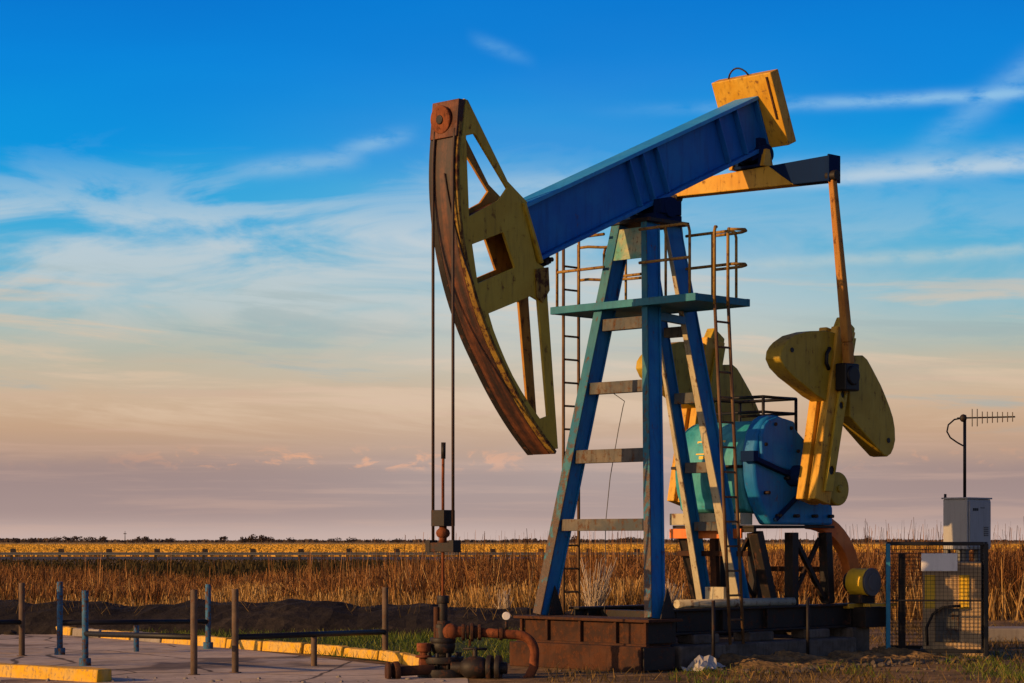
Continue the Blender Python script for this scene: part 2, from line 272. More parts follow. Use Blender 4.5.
# ------------------------------------------------------------------ mesh helpers
class MB:
    def __init__(s): s.bm = bmesh.new(); s.mi = 0
    def _f(s, fs):
        for f in fs: f.material_index = s.mi
    def hexa(s, pts):
        v = [s.bm.verts.new(p) for p in pts]
        s._f([s.bm.faces.new([v[i] for i in q]) for q in ((0,3,2,1),(4,5,6,7),(0,1,5,4),(1,2,6,5),(2,3,7,6),(3,0,4,7))]); return s
    def box(s, a, b):
        (x0,y0,z0),(x1,y1,z1) = [(min(p,q) ,) for p,q in ()] or (a, b)
        x0,x1 = sorted((x0,x1)); y0,y1 = sorted((y0,y1)); z0,z1 = sorted((z0,z1))
        return s.hexa([(x0,y0,z0),(x1,y0,z0),(x1,y1,z0),(x0,y1,z0),(x0,y0,z1),(x1,y0,z1),(x1,y1,z1),(x0,y1,z1)])
    def beam(s, p, q, w, h, up=(0,0,1), w2=None, h2=None):
        """rectangular bar from p to q; w across, h along up"""
        p = Vector(p); q = Vector(q); d = (q-p).normalized(); u = Vector(up); x = d.cross(u).normalized(); u = x.cross(d)
        w2 = w if w2 is None else w2; h2 = h if h2 is None else h2
        pts = [c + x*(i*ww/2) + u*(j*hh/2) for c, ww, hh in ((p,w,h),(q,w2,h2)) for i, j in ((-1,-1),(1,-1),(1,1),(-1,1))]
        return s.hexa(pts)
    def tube(s, path, r, seg=10, caps=True, r2=None):
        P = [Vector(p) for p in path]; n = len(P); rings = []; x = None
        for i, p in enumerate(P):
            d = (P[min(i+1,n-1)]-P[max(i-1,0)]).normalized()
            if x is None:
                x = d.orthogonal().normalized()
            else:
                x = (x - d*x.dot(d)); x = x.normalized() if x.length > 1e-6 else d.orthogonal().normalized()
            y = d.cross(x); rr = r if r2 is None else r+(r2-r)*i/(n-1)
            rings.append([s.bm.verts.new(p + x*(rr*math.cos(2*math.pi*j/seg)) + y*(rr*math.sin(2*math.pi*j/seg))) for j in range(seg)])
        fs = []
        for a, b in zip(rings, rings[1:]):
            for j in range(seg):
                f = s.bm.faces.new((a[j], a[(j+1)%seg], b[(j+1)%seg], b[j])); f.smooth = True; fs.append(f)
        if caps: fs += [s.bm.faces.new(rings[0][::-1]), s.bm.faces.new(rings[-1])]
        s._f(fs); return s
    def cyl(s, p, q, r, seg=24, r2=None): return s.tube([p, q], r, seg, True, r2)
    def ball(s, c, r, sc=(1,1,1), sub=2):
        o = bmesh.ops.create_icosphere(s.bm, subdivisions=sub, radius=r)
        for v in o['verts']: v.co = Vector(c) + Vector((v.co.x*sc[0], v.co.y*sc[1], v.co.z*sc[2]))
        for v in o['verts']:
            for f in v.link_faces: f.smooth = True; f.material_index = s.mi
        return s
    def prism(s, outer, holes, y0, y1):
        """(x,z) outline with holes, between y0 and y1"""
        b = bmesh.new(); es = []
        for loop in [outer]+list(holes):
            v = [b.verts.new((x, y0, z)) for x, z in loop]
            es += [b.edges.new((v[i], v[(i+1)%len(v)])) for i in range(len(v))]
        if holes:
            bmesh.ops.triangle_fill(b, edges=es, use_beauty=True, use_dissolve=False)
        else:
            b.faces.new(b.verts[:])
        g = bmesh.ops.extrude_face_region(b, geom=b.faces[:])
        bmesh.ops.translate(b, vec=(0, y1-y0, 0), verts=[e for e in g['geom'] if isinstance(e, bmesh.types.BMVert)])
        bmesh.ops.recalc_face_normals(b, faces=b.faces[:])
        for f in b.faces: f.material_index = s.mi
        me = bpy.data.meshes.new('tmp'); b.to_mesh(me); b.free(); s.bm.from_mesh(me); bpy.data.meshes.remove(me); return s
    def build(s, name, mats, parent=None, bevel=0.006, loc=None, recalc=True, smooth=False):
        if recalc: bmesh.ops.recalc_face_normals(s.bm, faces=s.bm.faces[:])
        me = bpy.data.meshes.new(name); s.bm.to_mesh(me); s.bm.free()
        for m in (mats if isinstance(mats, (list, tuple)) else [mats]): me.materials.append(M[m])
        if smooth:
            me.polygons.foreach_set('use_smooth', [True]*len(me.polygons)); me.set_sharp_from_angle(angle=R(32))
        o = bpy.data.objects.new(name, me); COL.objects.link(o)
        if parent is not None: o.parent = parent
        if loc is not None: o.location = loc
        if bevel:
            bv = o.modifiers.new('bevel', 'BEVEL'); bv.width = bevel; bv.segments = 2; bv.limit_method = 'ANGLE'; bv.angle_limit = R(40)
        return o
def tag(o, label=None, cat=None, group=None, kind=None):
    if label: o['label'] = label
    if cat: o['category'] = cat
    if group: o['group'] = group
    if kind: o['kind'] = kind
    return o
def thing(name, label, cat, loc, rz=0, group=None):
    o = bpy.data.objects.new(name, None); COL.objects.link(o); o.location = loc; o.rotation_euler = (0, 0, rz)
    o.empty_display_size = 0.2
    return tag(o, label, cat, group)
def copy_tree(o, parent=None):
    c = o.copy(); COL.objects.link(c)
    if parent is not None: c.parent = parent
    for ch in list(o.children): copy_tree(ch, c)
    return c
def sheet(name, pts, z, m, kind='structure'):
    b = MB(); v = [b.bm.verts.new((x, y, z)) for x, y in pts]; b.bm.faces.new(v)
    o = b.build(name, m, bevel=0)
    if o.data.polygons[0].normal.z < 0: o.data.flip_normals()
    return tag(o, kind=kind)

# ------------------------------------------------------------------ the ground
sheet('ground', [(-4000,-200),(4000,-200),(4000,9000),(-4000,9000)], 0.0, 'dirt')
sheet('field', [(-2500,214),(2500,214),(2500,8800),(-2500,8800)], 0.008, 'field')
sheet('road', [(-900,182),(900,182),(900,210),(-900,210)], 0.006, 'road')
sheet('road_marking', [(-900,195.9),(900,195.9),(900,196.1),(-900,196.1)], 0.010, 'white')
sheet('concrete_pad', [(-22,58),(-9.35,40.5),(-3.9,32.75),(-1.3,28.2),(-0.55,27.0),(-0.45,24.0),(-4.2,23.6),(-7.7,27.2),(-24,44)], 0.004, 'pad')
sheet('turf_strip', [(-9.0,40.6),(-3.7,33.0),(-1.0,28.3),(0.3,29.5),(0.4,38.0),(-2.0,39.5)], 0.006, 'turf')
def bank():
    """low bank of dark soil along the far side of the pad"""
    b = MB(); nx, ny = 150, 14; g = []
    for i in range(nx+1):
        x = -26 + 31*i/nx; row = []
        yc = 39.6 + 0.35*math.sin(x*0.35) + (0.05*(x+9) if x < -9 else 0)
        hh = 0.50 + 0.03*math.sin(x*1.3+1) + 0.03*math.sin(x*3.1) + 0.02*math.sin(x*7.7)
        hh *= min(1, max(0.0, (4.2-x)/6.5))**0.7
        for j in range(ny+1):
            t = j/ny; p = math.sin(math.pi*t)**0.75
            nz = random.uniform(-0.03, 0.03)*p
            row.append(b.bm.verts.new((x+random.uniform(-.04,.04), yc-1.5+3.6*t+random.uniform(-.05,.05), -0.03+(hh+0.03)*p+nz)))
        g.append(row)
    for i in range(nx):
        for j in range(ny):
            b.bm.faces.new((g[i][j], g[i+1][j], g[i+1][j+1], g[i][j+1]))
    o = b.build('soil_bank', 'soil', bevel=0); tag(o, kind='structure')
bank()

def heap():
    """loose earth heaped along the near side of the skid"""
    b = MB(); nx, ny = 150, 30; g = []
    for i in range(nx+1):
        l = -0.62+4.9*i/nx; row = []
        hh = 0.12+0.03*math.sin(l*2.1)+0.03*math.sin(l*5.3+1)+0.02*math.sin(l*11)
        hh *= min(1, (l+0.62)/0.5, (4.28-l)/0.9)
        for j in range(ny+1):
            q = j/ny; t = -1.0-1.35*q+random.uniform(-.02,.02)
            z = hh*math.cos(q*math.pi/2)**1.3+random.uniform(-.03,.03)*(1-q)-0.012
            row.append(b.bm.verts.new((1.796+0.7071*(l-t), 28.88+0.7071*(l+t), z)))
        g.append(row)
    for i in range(nx):
        for j in range(ny): b.bm.faces.new((g[i][j], g[i+1][j], g[i+1][j+1], g[i][j+1]))
    o = b.build('earth_heap', 'dirt', bevel=0); tag(o, kind='structure')
    if sum(p.normal.z for p in o.data.polygons) < 0: o.data.flip_normals()
heap()

def blades(name, mname, X, Y, Z0, H, Wd, lean=0.25, flat=None):
    n = len(X); yaw = rng.uniform(0, math.pi, n); lx = rng.normal(0, lean, n)*H; ly = rng.normal(0, lean, n)*H
    dx = np.cos(yaw)*Wd/2; dy = np.sin(yaw)*Wd/2
    co = np.empty((n, 4, 3))
    co[:,0] = np.stack([X-dx, Y-dy, Z0], 1); co[:,1] = np.stack([X+dx, Y+dy, Z0], 1)
    co[:,2] = np.stack([X+lx+dx*0.35, Y+ly+dy*0.35, Z0+H], 1); co[:,3] = np.stack([X+lx-dx*0.35, Y+ly-dy*0.35, Z0+H], 1)
    me = bpy.data.meshes.new(name); me.vertices.add(n*4); me.vertices.foreach_set('co', co.ravel())
    me.loops.add(n*4); me.loops.foreach_set('vertex_index', np.arange(n*4, dtype=np.int32))
    me.polygons.add(n); me.polygons.foreach_set('loop_start', np.arange(0, n*4, 4, dtype=np.int32)); me.polygons.foreach_set('loop_total', np.full(n, 4, dtype=np.int32))
    me.update(); at = me.attributes.new('rnd', 'FLOAT', 'POINT'); at.data.foreach_set('value', np.repeat(rng.random(n), 4).astype(np.float32))
    me.materials.append(M[mname]); o = bpy.data.objects.new(name, me); COL.objects.link(o); return o
def clump(X, Y, s, seed=0.0):
    return (np.sin(X*1.7*s+seed)+np.sin(Y*1.1*s+1.3*seed+0.7*X*s)+np.sin(X*4.1*s+2+seed)+0.7*np.sin(X*9.3*s+Y*3+seed))/3.7
def wedge(n, y0, y1, a0, a1, p=1.0):
    Y = y0+(y1-y0)*rng.random(n)**p; return rng.uniform(a0, a1, n)*Y, Y
# lit dry grass in front, dark dead brush behind it
FRONT = ([-0.36,0.0,0.12,0.36], [42.4,42.6,44.5,45.0])
X, Y = wedge(42000, 42.2, 52.0, -0.36, 0.36, 1.3); a = X/Y
hb = np.interp(a, [-0.36,-0.16,-0.07,-0.02,0.05,0.12,0.2,0.36], [0.66,0.62,0.66,0.74,0.85,0.7,0.8,0.85])
cl = clump(X, Y, 0.55); H = hb*(0.55+0.34*rng.random(len(X))+0.30*cl)
keep = (Y > np.interp(a, *FRONT)) & (rng.random(len(X)) < 0.62+0.5*cl) & (H > 0.1)
o = blades('dry_grass', 'reed', X[keep], Y[keep], np.zeros(keep.sum()), H[keep], rng.uniform(0.012, 0.04, keep.sum()), 0.22); tag(o, 'lit golden dry grass at the front of the brush', None, None, 'stuff')
X, Y = wedge(80000, 46.0, 80.0, -0.36, 0.36, 1.3); a = X/Y
hb = np.interp(a, [-0.36,-0.21,-0.16,-0.12,-0.06,-0.02,0.03,0.10,0.15,0.24,0.36], [1.02,0.90,0.70,0.66,0.78,1.28,1.42,1.36,1.5,1.62,1.6])
cl = clump(X, Y, 0.33, 4.0); c2 = clump(X*1.0, Y*0.4, 1.1, 9.0); H = hb*(0.58+0.30*rng.random(len(X))**1.5+0.22*cl+0.16*c2)
keep = (rng.random(len(X)) < 0.62+0.5*cl+0.2*c2) & (H > 0.1)
o = blades('dead_brush', 'brush', X[keep], Y[keep], np.zeros(keep.sum()), H[keep], rng.uniform(0.012, 0.045, keep.sum()), 0.32); tag(o, 'dark brown dead brush standing behind the pump and the pad', None, None, 'stuff')
X, Y = wedge(900, 38.6, 41.2, -0.3, 0.05)
o = blades('bank_grass', 'drytuft', X, Y, np.full(len(X), 0.22), 0.2+0.3*rng.random(len(X)), rng.uniform(0.008, 0.016, len(X)), 0.5); tag(o, 'thin dry stems lying over the dark soil bank', None, None, 'stuff')
# bushy tops of the brush: short twigs pointing every way, gathered in clumps
X, Y = wedge(90000, 45.5, 66.0, -0.34, 0.34); a = X/Y
cl = clump(X, Y, 0.9, 2.5)+0.5*clump(X, Y, 2.3, 7.0)
hb = np.interp(a, [-0.34,-0.16,-0.12,-0.05,-0.02,0.03,0.10,0.15,0.24,0.34], [0.72,0.60,0.60,0.80,1.25,1.35,1.3,1.45,1.6,1.6])
keep = cl > rng.uniform(-0.25, 0.75, len(X)); X = X[keep]; Y = Y[keep]; hb = hb[keep]; cl = cl[keep]
Z = hb*np.clip(0.55+0.45*cl, 0.3, 1.05)*rng.uniform(0.15, 1.0, len(X))**0.6
o = blades('brush_twigs', 'brush', X, Y, Z, rng.uniform(0.06, 0.20, len(X)), rng.uniform(0.010, 0.035, len(X)), 1.1); tag(o, 'tangled bushy red brown twigs in the brush', None, None, 'stuff')
# taller single stalks
X, Y = wedge(3200, 44.0, 72.0, -0.34, 0.34); a = X/Y
pr = np.interp(a, [-0.34,-0.22,-0.12,-0.04,0.02,0.12,0.16,0.34], [0.25,0.25,0.08,0.7,0.8,0.4,1,1])
H = np.interp(a, [-0.34,-0.12,-0.04,0.03,0.14,0.34], [1.45,1.1,1.62,1.7,1.85,1.95])*rng.uniform(0.72, 1.12, len(X))
keep = (rng.random(len(X)) < pr) & (Y > np.interp(a, [-0.36,0.0,0.12,0.36], [42.2,42.5,46,46]))
o = blades('reed_stalks', 'brush', X[keep], Y[keep], np.zeros(keep.sum()), H[keep], rng.uniform(0.012, 0.03, keep.sum()), 0.08); tag(o, 'tall thin reed stalks rising above the reed bed', None, None, 'stuff')
X, Y = wedge(1500, 43.5, 60.0, -0.34, 0.34); a = X/Y
H = np.interp(a, [-0.34,-0.12,-0.04,0.03,0.14,0.34], [0.75,0.7,1.15,1.2,1.2,1.25])*rng.uniform(0.5, 1.1, len(X))
o = blades('pale_stems', 'reed', X, Y, np.zeros(len(X)), H, rng.uniform(0.012, 0.028, len(X)), 0.22); tag(o, 'pale leaning dry stems among the brown brush', None, None, 'stuff')
# dark rough verge between reeds and road
X, Y = wedge(26000, 74.0, 180.0, -0.33, 0.33, 1.2)
o = blades('verge_grass', 'verge', X, Y, np.zeros(len(X)), np.interp(Y, [74,120,150,180],[1,0.9,0.35,0.25])*(0.25+0.35*rng.random(len(X))+0.18*clump(X,Y,.2)), rng.uniform(0.05, 0.16, len(X)), 0.25); tag(o, 'dark rough grass between the reeds and the road', None, None, 'stuff')
# ripe crop beyond the road
X, Y = wedge(60000, 216.0, 620.0, -0.33, 0.33, 1.4)
keep = (np.abs(Y-300-6*np.sin(X*.02)) > 14)
X = X[keep]; Y = Y[keep]
o = blades('field_crop', 'crop', X, Y, np.zeros(len(X)), 0.42+0.14*rng.random(len(X)), rng.uniform(0.3, 0.7, len(X)), 0.1); tag(o, 'golden dry crop in the field beyond the road', None, None, 'stuff')
# green tufts beside the pad, dry tufts around the pump
X = rng.uniform(-6.5, 0.6, 16000); Y = rng.uniform(28.0, 39.0, 16000)
edge = -9.2+(40.6-Y)*0.655
keep = (X > edge+0.35) & (rng.random(len(X)) < 0.5+0.6*clump(X, Y, 1.2)) & ~((X > -1.2) & (Y < 29.2))
o = blades('turf_grass', 'greenblade', X[keep], Y[keep], np.zeros(keep.sum()), 0.04+0.10*rng.random(keep.sum()), rng.uniform(0.006, 0.018, keep.sum()), 0.5); tag(o, 'short green grass between the yellow kerb and the soil bank', None, None, 'stuff')
X = rng.uniform(0.4, 13, 46000); Y = rng.uniform(23.5, 44.0, 46000)
ll = ((X-1.796)+(Y-28.88))*0.7071; tt = (-(X-1.796)+(Y-28.88))*0.7071
keep = ~((ll > -1.7) & (ll < 4.6) & (tt > -1.9) & (tt < 1.6)) & (rng.random(len(X)) < 0.30+0.55*clump(X, Y, 1.0, 2.0)) & (X < 0.33*Y)
o = blades('rough_grass', 'drytuft', X[keep], Y[keep], np.zeros(keep.sum()), 0.03+0.09*rng.random(keep.sum()), rng.uniform(0.006, 0.02, keep.sum()), 0.6); tag(o, 'short dry grass on the dirt around the pump and cage', None, None, 'stuff')
X = rng.uniform(1.0, 12, 34000); Y = rng.uniform(23.5, 31.0, 34000)
ll = ((X-1.796)+(Y-28.88))*0.7071; tt = (-(X-1.796)+(Y-28.88))*0.7071
keep = ~((ll > -1.7) & (ll < 4.6) & (tt > -1.35) & (tt < 1.6)) & (rng.random(len(X)) < 0.05+0.75*clump(X, Y, 0.8, 5.0)+0.04*(X-4)) & (X > 0.07*Y)
o = blades('green_grass', 'greenblade', X[keep], Y[keep], np.zeros(keep.sum()), 0.03+0.07*rng.random(keep.sum()), rng.uniform(0.006, 0.02, keep.sum()), 0.6); tag(o, 'low green grass in front of the pump skid and cage', None, None, 'stuff')
def stones(name, mname, spots, label):
    b = MB()
    for x, y, s in spots:
        n0 = len(b.bm.verts); b.ball((0,0,0), s, sub=1); b.bm.verts.ensure_lookup_table()
        sx, sy, sz = random.uniform(.7,1.4), random.uniform(.7,1.4), random.uniform(.4,.8)
        for v in b.bm.verts[n0:]:
            v.co = Vector((x+v.co.x*sx*random.uniform(.75,1.2), y+v.co.y*sy*random.uniform(.75,1.2), s*0.3+v.co.z*sz*random.uniform(.75,1.2)))
            for f in v.link_faces: f.smooth = False
    o = b.build(name, mname, bevel=0); tag(o, label, None, None, 'stuff')
sp = []
for i in range(300):
    x = random.uniform(0.2, 9); y = random.uniform(24, 31)
    ll = ((x-1.796)+(y-28.88))*0.7071; tt = (-(x-1.796)+(y-28.88))*0.7071
    if -1.6 < ll < 4.6 and -1.85 < tt < 1.6: continue
    sp.append((x, y, random.choice((0.010,0.012,0.015,0.02,0.032))))
stones('gravel', 'slab', sp, 'loose stones scattered on the dirt in front of the pump')
sp = []
for i in range(420):
    l = random.uniform(-0.6, 4.2); t = random.uniform(-2.5, -1.1)
    sp.append((1.796+0.7071*(l-t), 28.88+0.7071*(l+t), random.choice((0.012,0.018,0.025,0.04,0.06))))
stones('rubble', 'slab', sp, 'dark lumps of earth and rubble along the pump skid')
stones('pad_gravel', 'concrete', [(random.uniform(-7.5,-0.6), random.uniform(24, 26.2), random.choice((0.01,0.014,0.02,0.035))) for i in range(160)], 'loose stones on the near edge of the concrete pad')

stones('clods', 'soil', [(random.uniform(-14,2), random.uniform(37.9,39.6), random.choice((0.03,0.04,0.06,0.09))) for i in range(260)], 'dark earth clods at the foot of the soil bank')
# ------------------------------------------------------------------ far trees, guardrail
def leaf_crown(name, parent, cx, cz, rx, rz, n, s, m='leafdark'):
    X = []; C = []
    lob = [(random.uniform(-.6,.6)*rx, random.uniform(-.5,.5)*rx, random.uniform(-.5,.5)*rz, random.uniform(.35,.65)) for _ in range(7)]
    b = MB()
    for i in range(n):
        l = random.choice(lob); d = Vector((random.gauss(0,1), random.gauss(0,1), random.gauss(0,1))).normalized()*random.random()**0.4
        c = Vector((cx+l[0]+d.x*rx*l[3], l[1]+d.y*rx*l[3], cz+l[2]+d.z*rz*l[3]))
        u = Vector((random.gauss(0,1), random.gauss(0,1), random.gauss(0,1))).normalized(); v = u.orthogonal().normalized()
        ss = s*random.uniform(.5,1.3)
        b.bm.faces.new([b.bm.verts.new(c+u*ss), b.bm.verts.new(c+v*ss), b.bm.verts.new(c-u*ss), b.bm.verts.new(c-v*ss)])
    o = b.build(name, m, parent, bevel=0, recalc=False)
    at = o.data.attributes.new('rnd', 'FLOAT', 'POINT'); at.data.foreach_set('value', np.repeat(rng.random(n), 4).astype(np.float32)); return o
def far_tree(x, y, h, w):
    t = thing('tree', 'small dark bare tree far off on the horizon', 'tree', (x, y, 0), 0, 'small trees on the horizon')
    MB().tube([(0,0,0),(0.1,0,h*0.3),(0,0.05,h*0.62)], h*0.035, 6, r2=h*0.015).build('trunk', 'bark', t, 0)
    leaf_crown('crown', t, 0, h*0.58, w, h*0.42, 170, h*0.075); return t
for u, h, w in [(16,4.0,2.2),(30,3.6,3.0),(55,4.2,3.2),(68,4.6,2.4),(76,4.4,3.2),(91,3.9,3.4),(103,4.2,1.8),(136,4.2,2.6),(147,4.3,2.2),(168,3.6,3.0),
                (224,4.6,2.0),(244,4.4,1.6),(251,5.6,2.2),(261,5.2,2.4),(268,4.4,2.2),(292,3.6,2.6),(334,3.7,3.4),(352,4.0,2.6),(376,3.5,3.2),(398,3.9,3.0),(574,4.4,2.4),(630,4.2,3.0),(676,4.6,2.6),(867,4.3,2.2)]:
    Yd = random.uniform(700, 780); far_tree((u-512)/2250*Yd, Yd, h*0.70, w*0.8)
# continuous low scrub line at the horizon
X = rng.uniform(-620, 620, 9000); Y = rng.uniform(1380, 1460, 9000)
tl = 2.1+0.9*clump(X, Y*0, 0.02)+0.7*clump(X, Y*0, 0.11)
o = blades('treeline', 'leafdark', X, Y, np.zeros(len(X)), np.maximum(0.8, tl*rng.uniform(0.5, 1.0, len(X))), rng.uniform(1.0, 3.0, len(X)), 0.1); tag(o, 'far dark wooded strip along the horizon', None, None, 'stuff')
m_ = thing('radio_mast', 'tiny dark mast standing on the far horizon left', 'mast', ((125-512)/2250*760, 760, 0))
MB().tube([(0,0,0),(0,0,4.6)], 0.2, 6, r2=0.08).build('pole', 'dark', m_, 0); MB().box((-0.5,-0.1,3.6),(0.5,0.1,3.85)).build('crossarm', 'dark', m_, 0)

gr = thing('guardrail', 'long low steel guardrail along the road across the background', 'guardrail', (0, 164, 0))
b = MB()
b.prism([(0,0),(0.03,0),(0.03,0),(0,0)][:0] or [(-70,0.50),(70,0.50),(70,0.56),(-70,0.56)], [], -0.02, 0.02)
b.prism([(-70,0.64),(70,0.64),(70,0.70),(-70,0.70)], [], -0.03, 0.015)
b.prism([(-70,0.56),(70,0.56),(70,0.64),(-70,0.64)], [], 0.02, 0.035); b.build('rail', 'dgrey', gr, 0)
for i in range(40):
    x = -68+3.5*i
    MB().prism([(x-0.09,0),(x+0.09,0),(x+0.09,0.70),(x+0.34,0.70),(x+0.30,0.96),(x-0.09,0.96)], [], 0.04, 0.17).build('post', 'dark', gr, 0)

# ------------------------------------------------------------------ the pump jack: local x = along the machine, y = across it
OX, OY = 1.796, 28.88
pj = thing('pump_jack', 'blue and yellow oil pump jack nodding over the wellhead on a rusty skid', 'pump jack', (OX, OY, 0), R(45))
def par(name, b, m, parent=pj, bevel=0.006, label=None):
    o = b.build(name, m, parent, bevel, smooth=name in ('gearbox','arc_plate','arc_edge','counterweight','belt_guard','gear_cover','horse_head','side_plate'))
    if label: o['label'] = label
    return o
# foundation and skid
par('foundation_slab', MB().box((-0.72,-1.10,0),(2.9,1.3,0.298)), 'slab', bevel=0.03)
par('base_block', MB().box((-1.46,-1.11,0),(-0.90,1.13,0.31)), 'rust', bevel=0.012, label='rusty brown lower steel block')
b = MB(); b.box((-1.26,-1.0,0.31),(-0.76,1.05,0.60)).box((-1.34,-1.13,0.60),(-0.70,1.18,0.635))
for y in (-1.04, -0.55, 0.05, 0.62, 1.07): b.box((-1.31,y-0.02,0.312),(-1.262,y+0.02,0.598))
b.box((-1.33,-1.08,0.305),(-1.262,1.13,0.335)); par('base_frame', b, 'rust', label='rusty ribbed upper base frame')
for y in (-0.78, 0.72):
    b = MB(); b.box((-0.70,y-0.09,0.42),(3.6,y+0.09,0.45)).box((-0.70,y-0.09,0.71),(3.6,y+0.09,0.74)).box((-0.69,y-0.015,0.45),(3.59,y+0.015,0.71))
    for x in (-0.5, 0.4, 1.3, 2.2, 3.1, 3.5): b.box((x-0.012,y-0.08,0.452),(x+0.012,y+0.08,0.708))
    par('skid_beam', b, 'dark')
for x in (-0.2, 1.4, 2.6, 3.4):
    par('skid_cross_beam', MB().box((x-0.09,-0.68,0.46),(x+0.09,0.62,0.70)), 'dark')
for y in (-0.78, 0.72):
    for x in (0.0, 1.1, 2.3): par('skid_block', MB().box((x-0.25,y-0.14,0.299),(x+0.25,y+0.14,0.419)), 'slab', bevel=0.02)
for x in (3.2,): par('skid_block', MB().box((x-0.2,-0.95,0),(x+0.2,0.9,0.419)), 'slab', bevel=0.02)
par('skid_pipe', MB().tube([(-0.35,-0.72,0.80),(1.9,-0.80,0.79)], 0.055, 12), 'cream', bevel=0)
par('leg_foot', MB().box((1.15,-0.50,0.742),(1.70,0.50,0.80)).box((1.22,-0.18,0.80),(1.30,0.14,0.98)), 'cream')
par('base_shade_plate', MB().box((-1.25,-1.03,0.335),(-0.72,-1.004,0.598)), 'dark')  # dark plates added over the base sides to deepen their shade
par('base_shade_plate', MB().box((-1.43,-1.135,0.02),(-0.86,-1.113,0.295)), 'dark')
# samson post
def leg(foot, topp, w, d0, d1, fw0, fw1):
    """box web tapering from d0 to d1, front flange tapering from fw0 to fw1"""
    F = Vector(foot); T = Vector(topp); b = MB(); up = Vector((1,0,0))
    b.mi = 0; b.beam(F, T, w, d0, up, w, d1)
    off = Vector((-1,0,0)); ax = (T-F).normalized(); off = (off-ax*off.dot(ax)).normalized()
    b.mi = 1; b.beam(F+off*(d0/2+0.012), T+off*(d1/2+0.012), fw0, 0.02, up, fw1, 0.02)
    b.mi = 0; b.beam(F-off*(d0/2+0.012), T-off*(d1/2+0.012), fw0, 0.02, up, fw1, 0.02)
    return b
F2, T2 = Vector((-1.02,-0.95,0.64)), Vector((-0.30,-0.24,5.62))
F1, T1 = Vector((-1.02, 0.95,0.64)), Vector((-0.30, 0.24,5.62))
F4, T4 = Vector((1.42,-0.30,0.80)), Vector((0.14,-0.22,5.62))
F3, T3 = Vector((1.42, 0.32,0.80)), Vector((0.14, 0.22,5.62))
par('post_leg', leg(F1, T1, 0.09, 0.22, 0.22, 0.14, 0.14), ['blue', 'wornleg'])
par('post_leg', leg(F2, T2, 0.05, 0.22, 0.22, 0.12, 0.09), ['blue', 'wornleg'])
par('post_leg', leg(F3, T3, 0.03, 0.16, 0.16, 0.11, 0.04), ['blue', 'cream'])
par('post_leg', leg(F4, T4, 0.04, 0.17, 0.26, 0.16, 0.05), ['blue', 'cream'])
for F in (F1, F2):
    for y0 in (F.y-0.115, F.y+0.095): par('foot_gusset', MB().prism([(F.x-0.02,0.637),(F.x+0.26,0.637),(F.x+0.20,0.80),(F.x+0.10,1.02)], [], y0, y0+0.02), 'dark')
def lerp(a, b, z): t = (z-a.z)/(b.z-a.z); return a+(b-a)*t
for z, hgt in ((1.79,0.15),(2.66,0.17),(3.53,0.15),(4.34,0.15)):
    p, q = lerp(F1,T1,z), lerp(F2,T2,z)
    par('cross_brace', MB().beam(p+Vector((-0.03,-0.07,0)), q+Vector((-0.03,0.05,0)), 0.10, hgt), 'galv')
for z, hgt in ((1.78,0.12),(2.55,0.14),(3.45,0.14),(4.30,0.13)):
    p, q = lerp(F3,T3,z), lerp(F4,T4,z)
    par('cross_brace', MB().beam(p+Vector((0,-0.07,0)), q+Vector((0,0.07,0)), 0.12, hgt), 'galv')
for z in (3.45, 4.42):
    for A, B_, C_, D_ in ((F2,T2,F4,T4),(F1,T1,F3,T3)):
        if z > 4: par('side_brace', MB().beam(lerp(A,B_,z)+Vector((0.12,0,0)), lerp(C_,D_,z)+Vector((-0.13,0,0)), 0.08, 0.10), 'blue')
g1 = lerp(F1,T1,5.56); g0 = lerp(F1,T1,5.16); h1 = lerp(F2,T2,5.56); h0 = lerp(F2,T2,5.16)
par('gusset_plate', MB().hexa([g0+Vector((-.115,-.03,0)), h0+Vector((-.115,.03,0)), h0+Vector((-.09,.03,0)), g0+Vector((-.09,-.03,0)),
                               g1+Vector((-.115,-.03,0)), h1+Vector((-.115,.03,0)), h1+Vector((-.09,.03,0)), g1+Vector((-.09,-.03,0))]), 'gusset', label='faded cream plate with green stains between the post tops')
b = MB(); b.box((-0.46,-0.36,5.62),(0.32,0.36,5.67)); par('post_cap', b, 'dark')
b = MB(); b.box((-0.26,-0.30,5.67),(0.24,0.30,5.75)); b.cyl((0,-0.34,5.84),(0,0.34,5.84), 0.13)
b.box((-0.2,-0.33,5.75),(0.2,-0.2,5.93)).box((-0.2,0.2,5.75),(0.2,0.33,5.93)); par('saddle_bearing', b, 'navy')

# walking beam, straight axis from the head end to the tail
A = Vector((-2.38, 0, 5.30)); ux = Vector((0.918, 0, 0.397)); un = Vector((-0.397, 0, 0.918))
def bp(s, n, y): return A + ux*s + un*n + Vector((0, y, 0))
def bbox(b, s0, s1, n0, n1, y0, y1):
    b.hexa([bp(s0,n0,y0),bp(s1,n0,y0),bp(s1,n0,y1),bp(s0,n0,y1),bp(s0,n1,y0),bp(s1,n1,y0),bp(s1,n1,y1),bp(s0,n1,y1)]); return b
LB = 4.83
wb = par('walking_beam', bbox(bbox(bbox(MB(), 0.0, LB, -0.31, 0.30, -0.10, 0.10), 0.002, LB-0.002, -0.36, -0.312, -0.19, 0.19), LB-0.03, LB, -0.308, 0.298, -0.185, 0.185), 'beam')
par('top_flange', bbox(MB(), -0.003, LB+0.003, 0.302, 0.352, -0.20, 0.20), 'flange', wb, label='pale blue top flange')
for s in (2.05, 2.32, 2.62, 3.95, 4.35):
    par('stiffener', bbox(bbox(MB(), s-0.012, s+0.012, -0.308, 0.298, -0.185, -0.102), s-0.012, s+0.012, -0.308, 0.298, 0.102, 0.185), 'beam', wb)
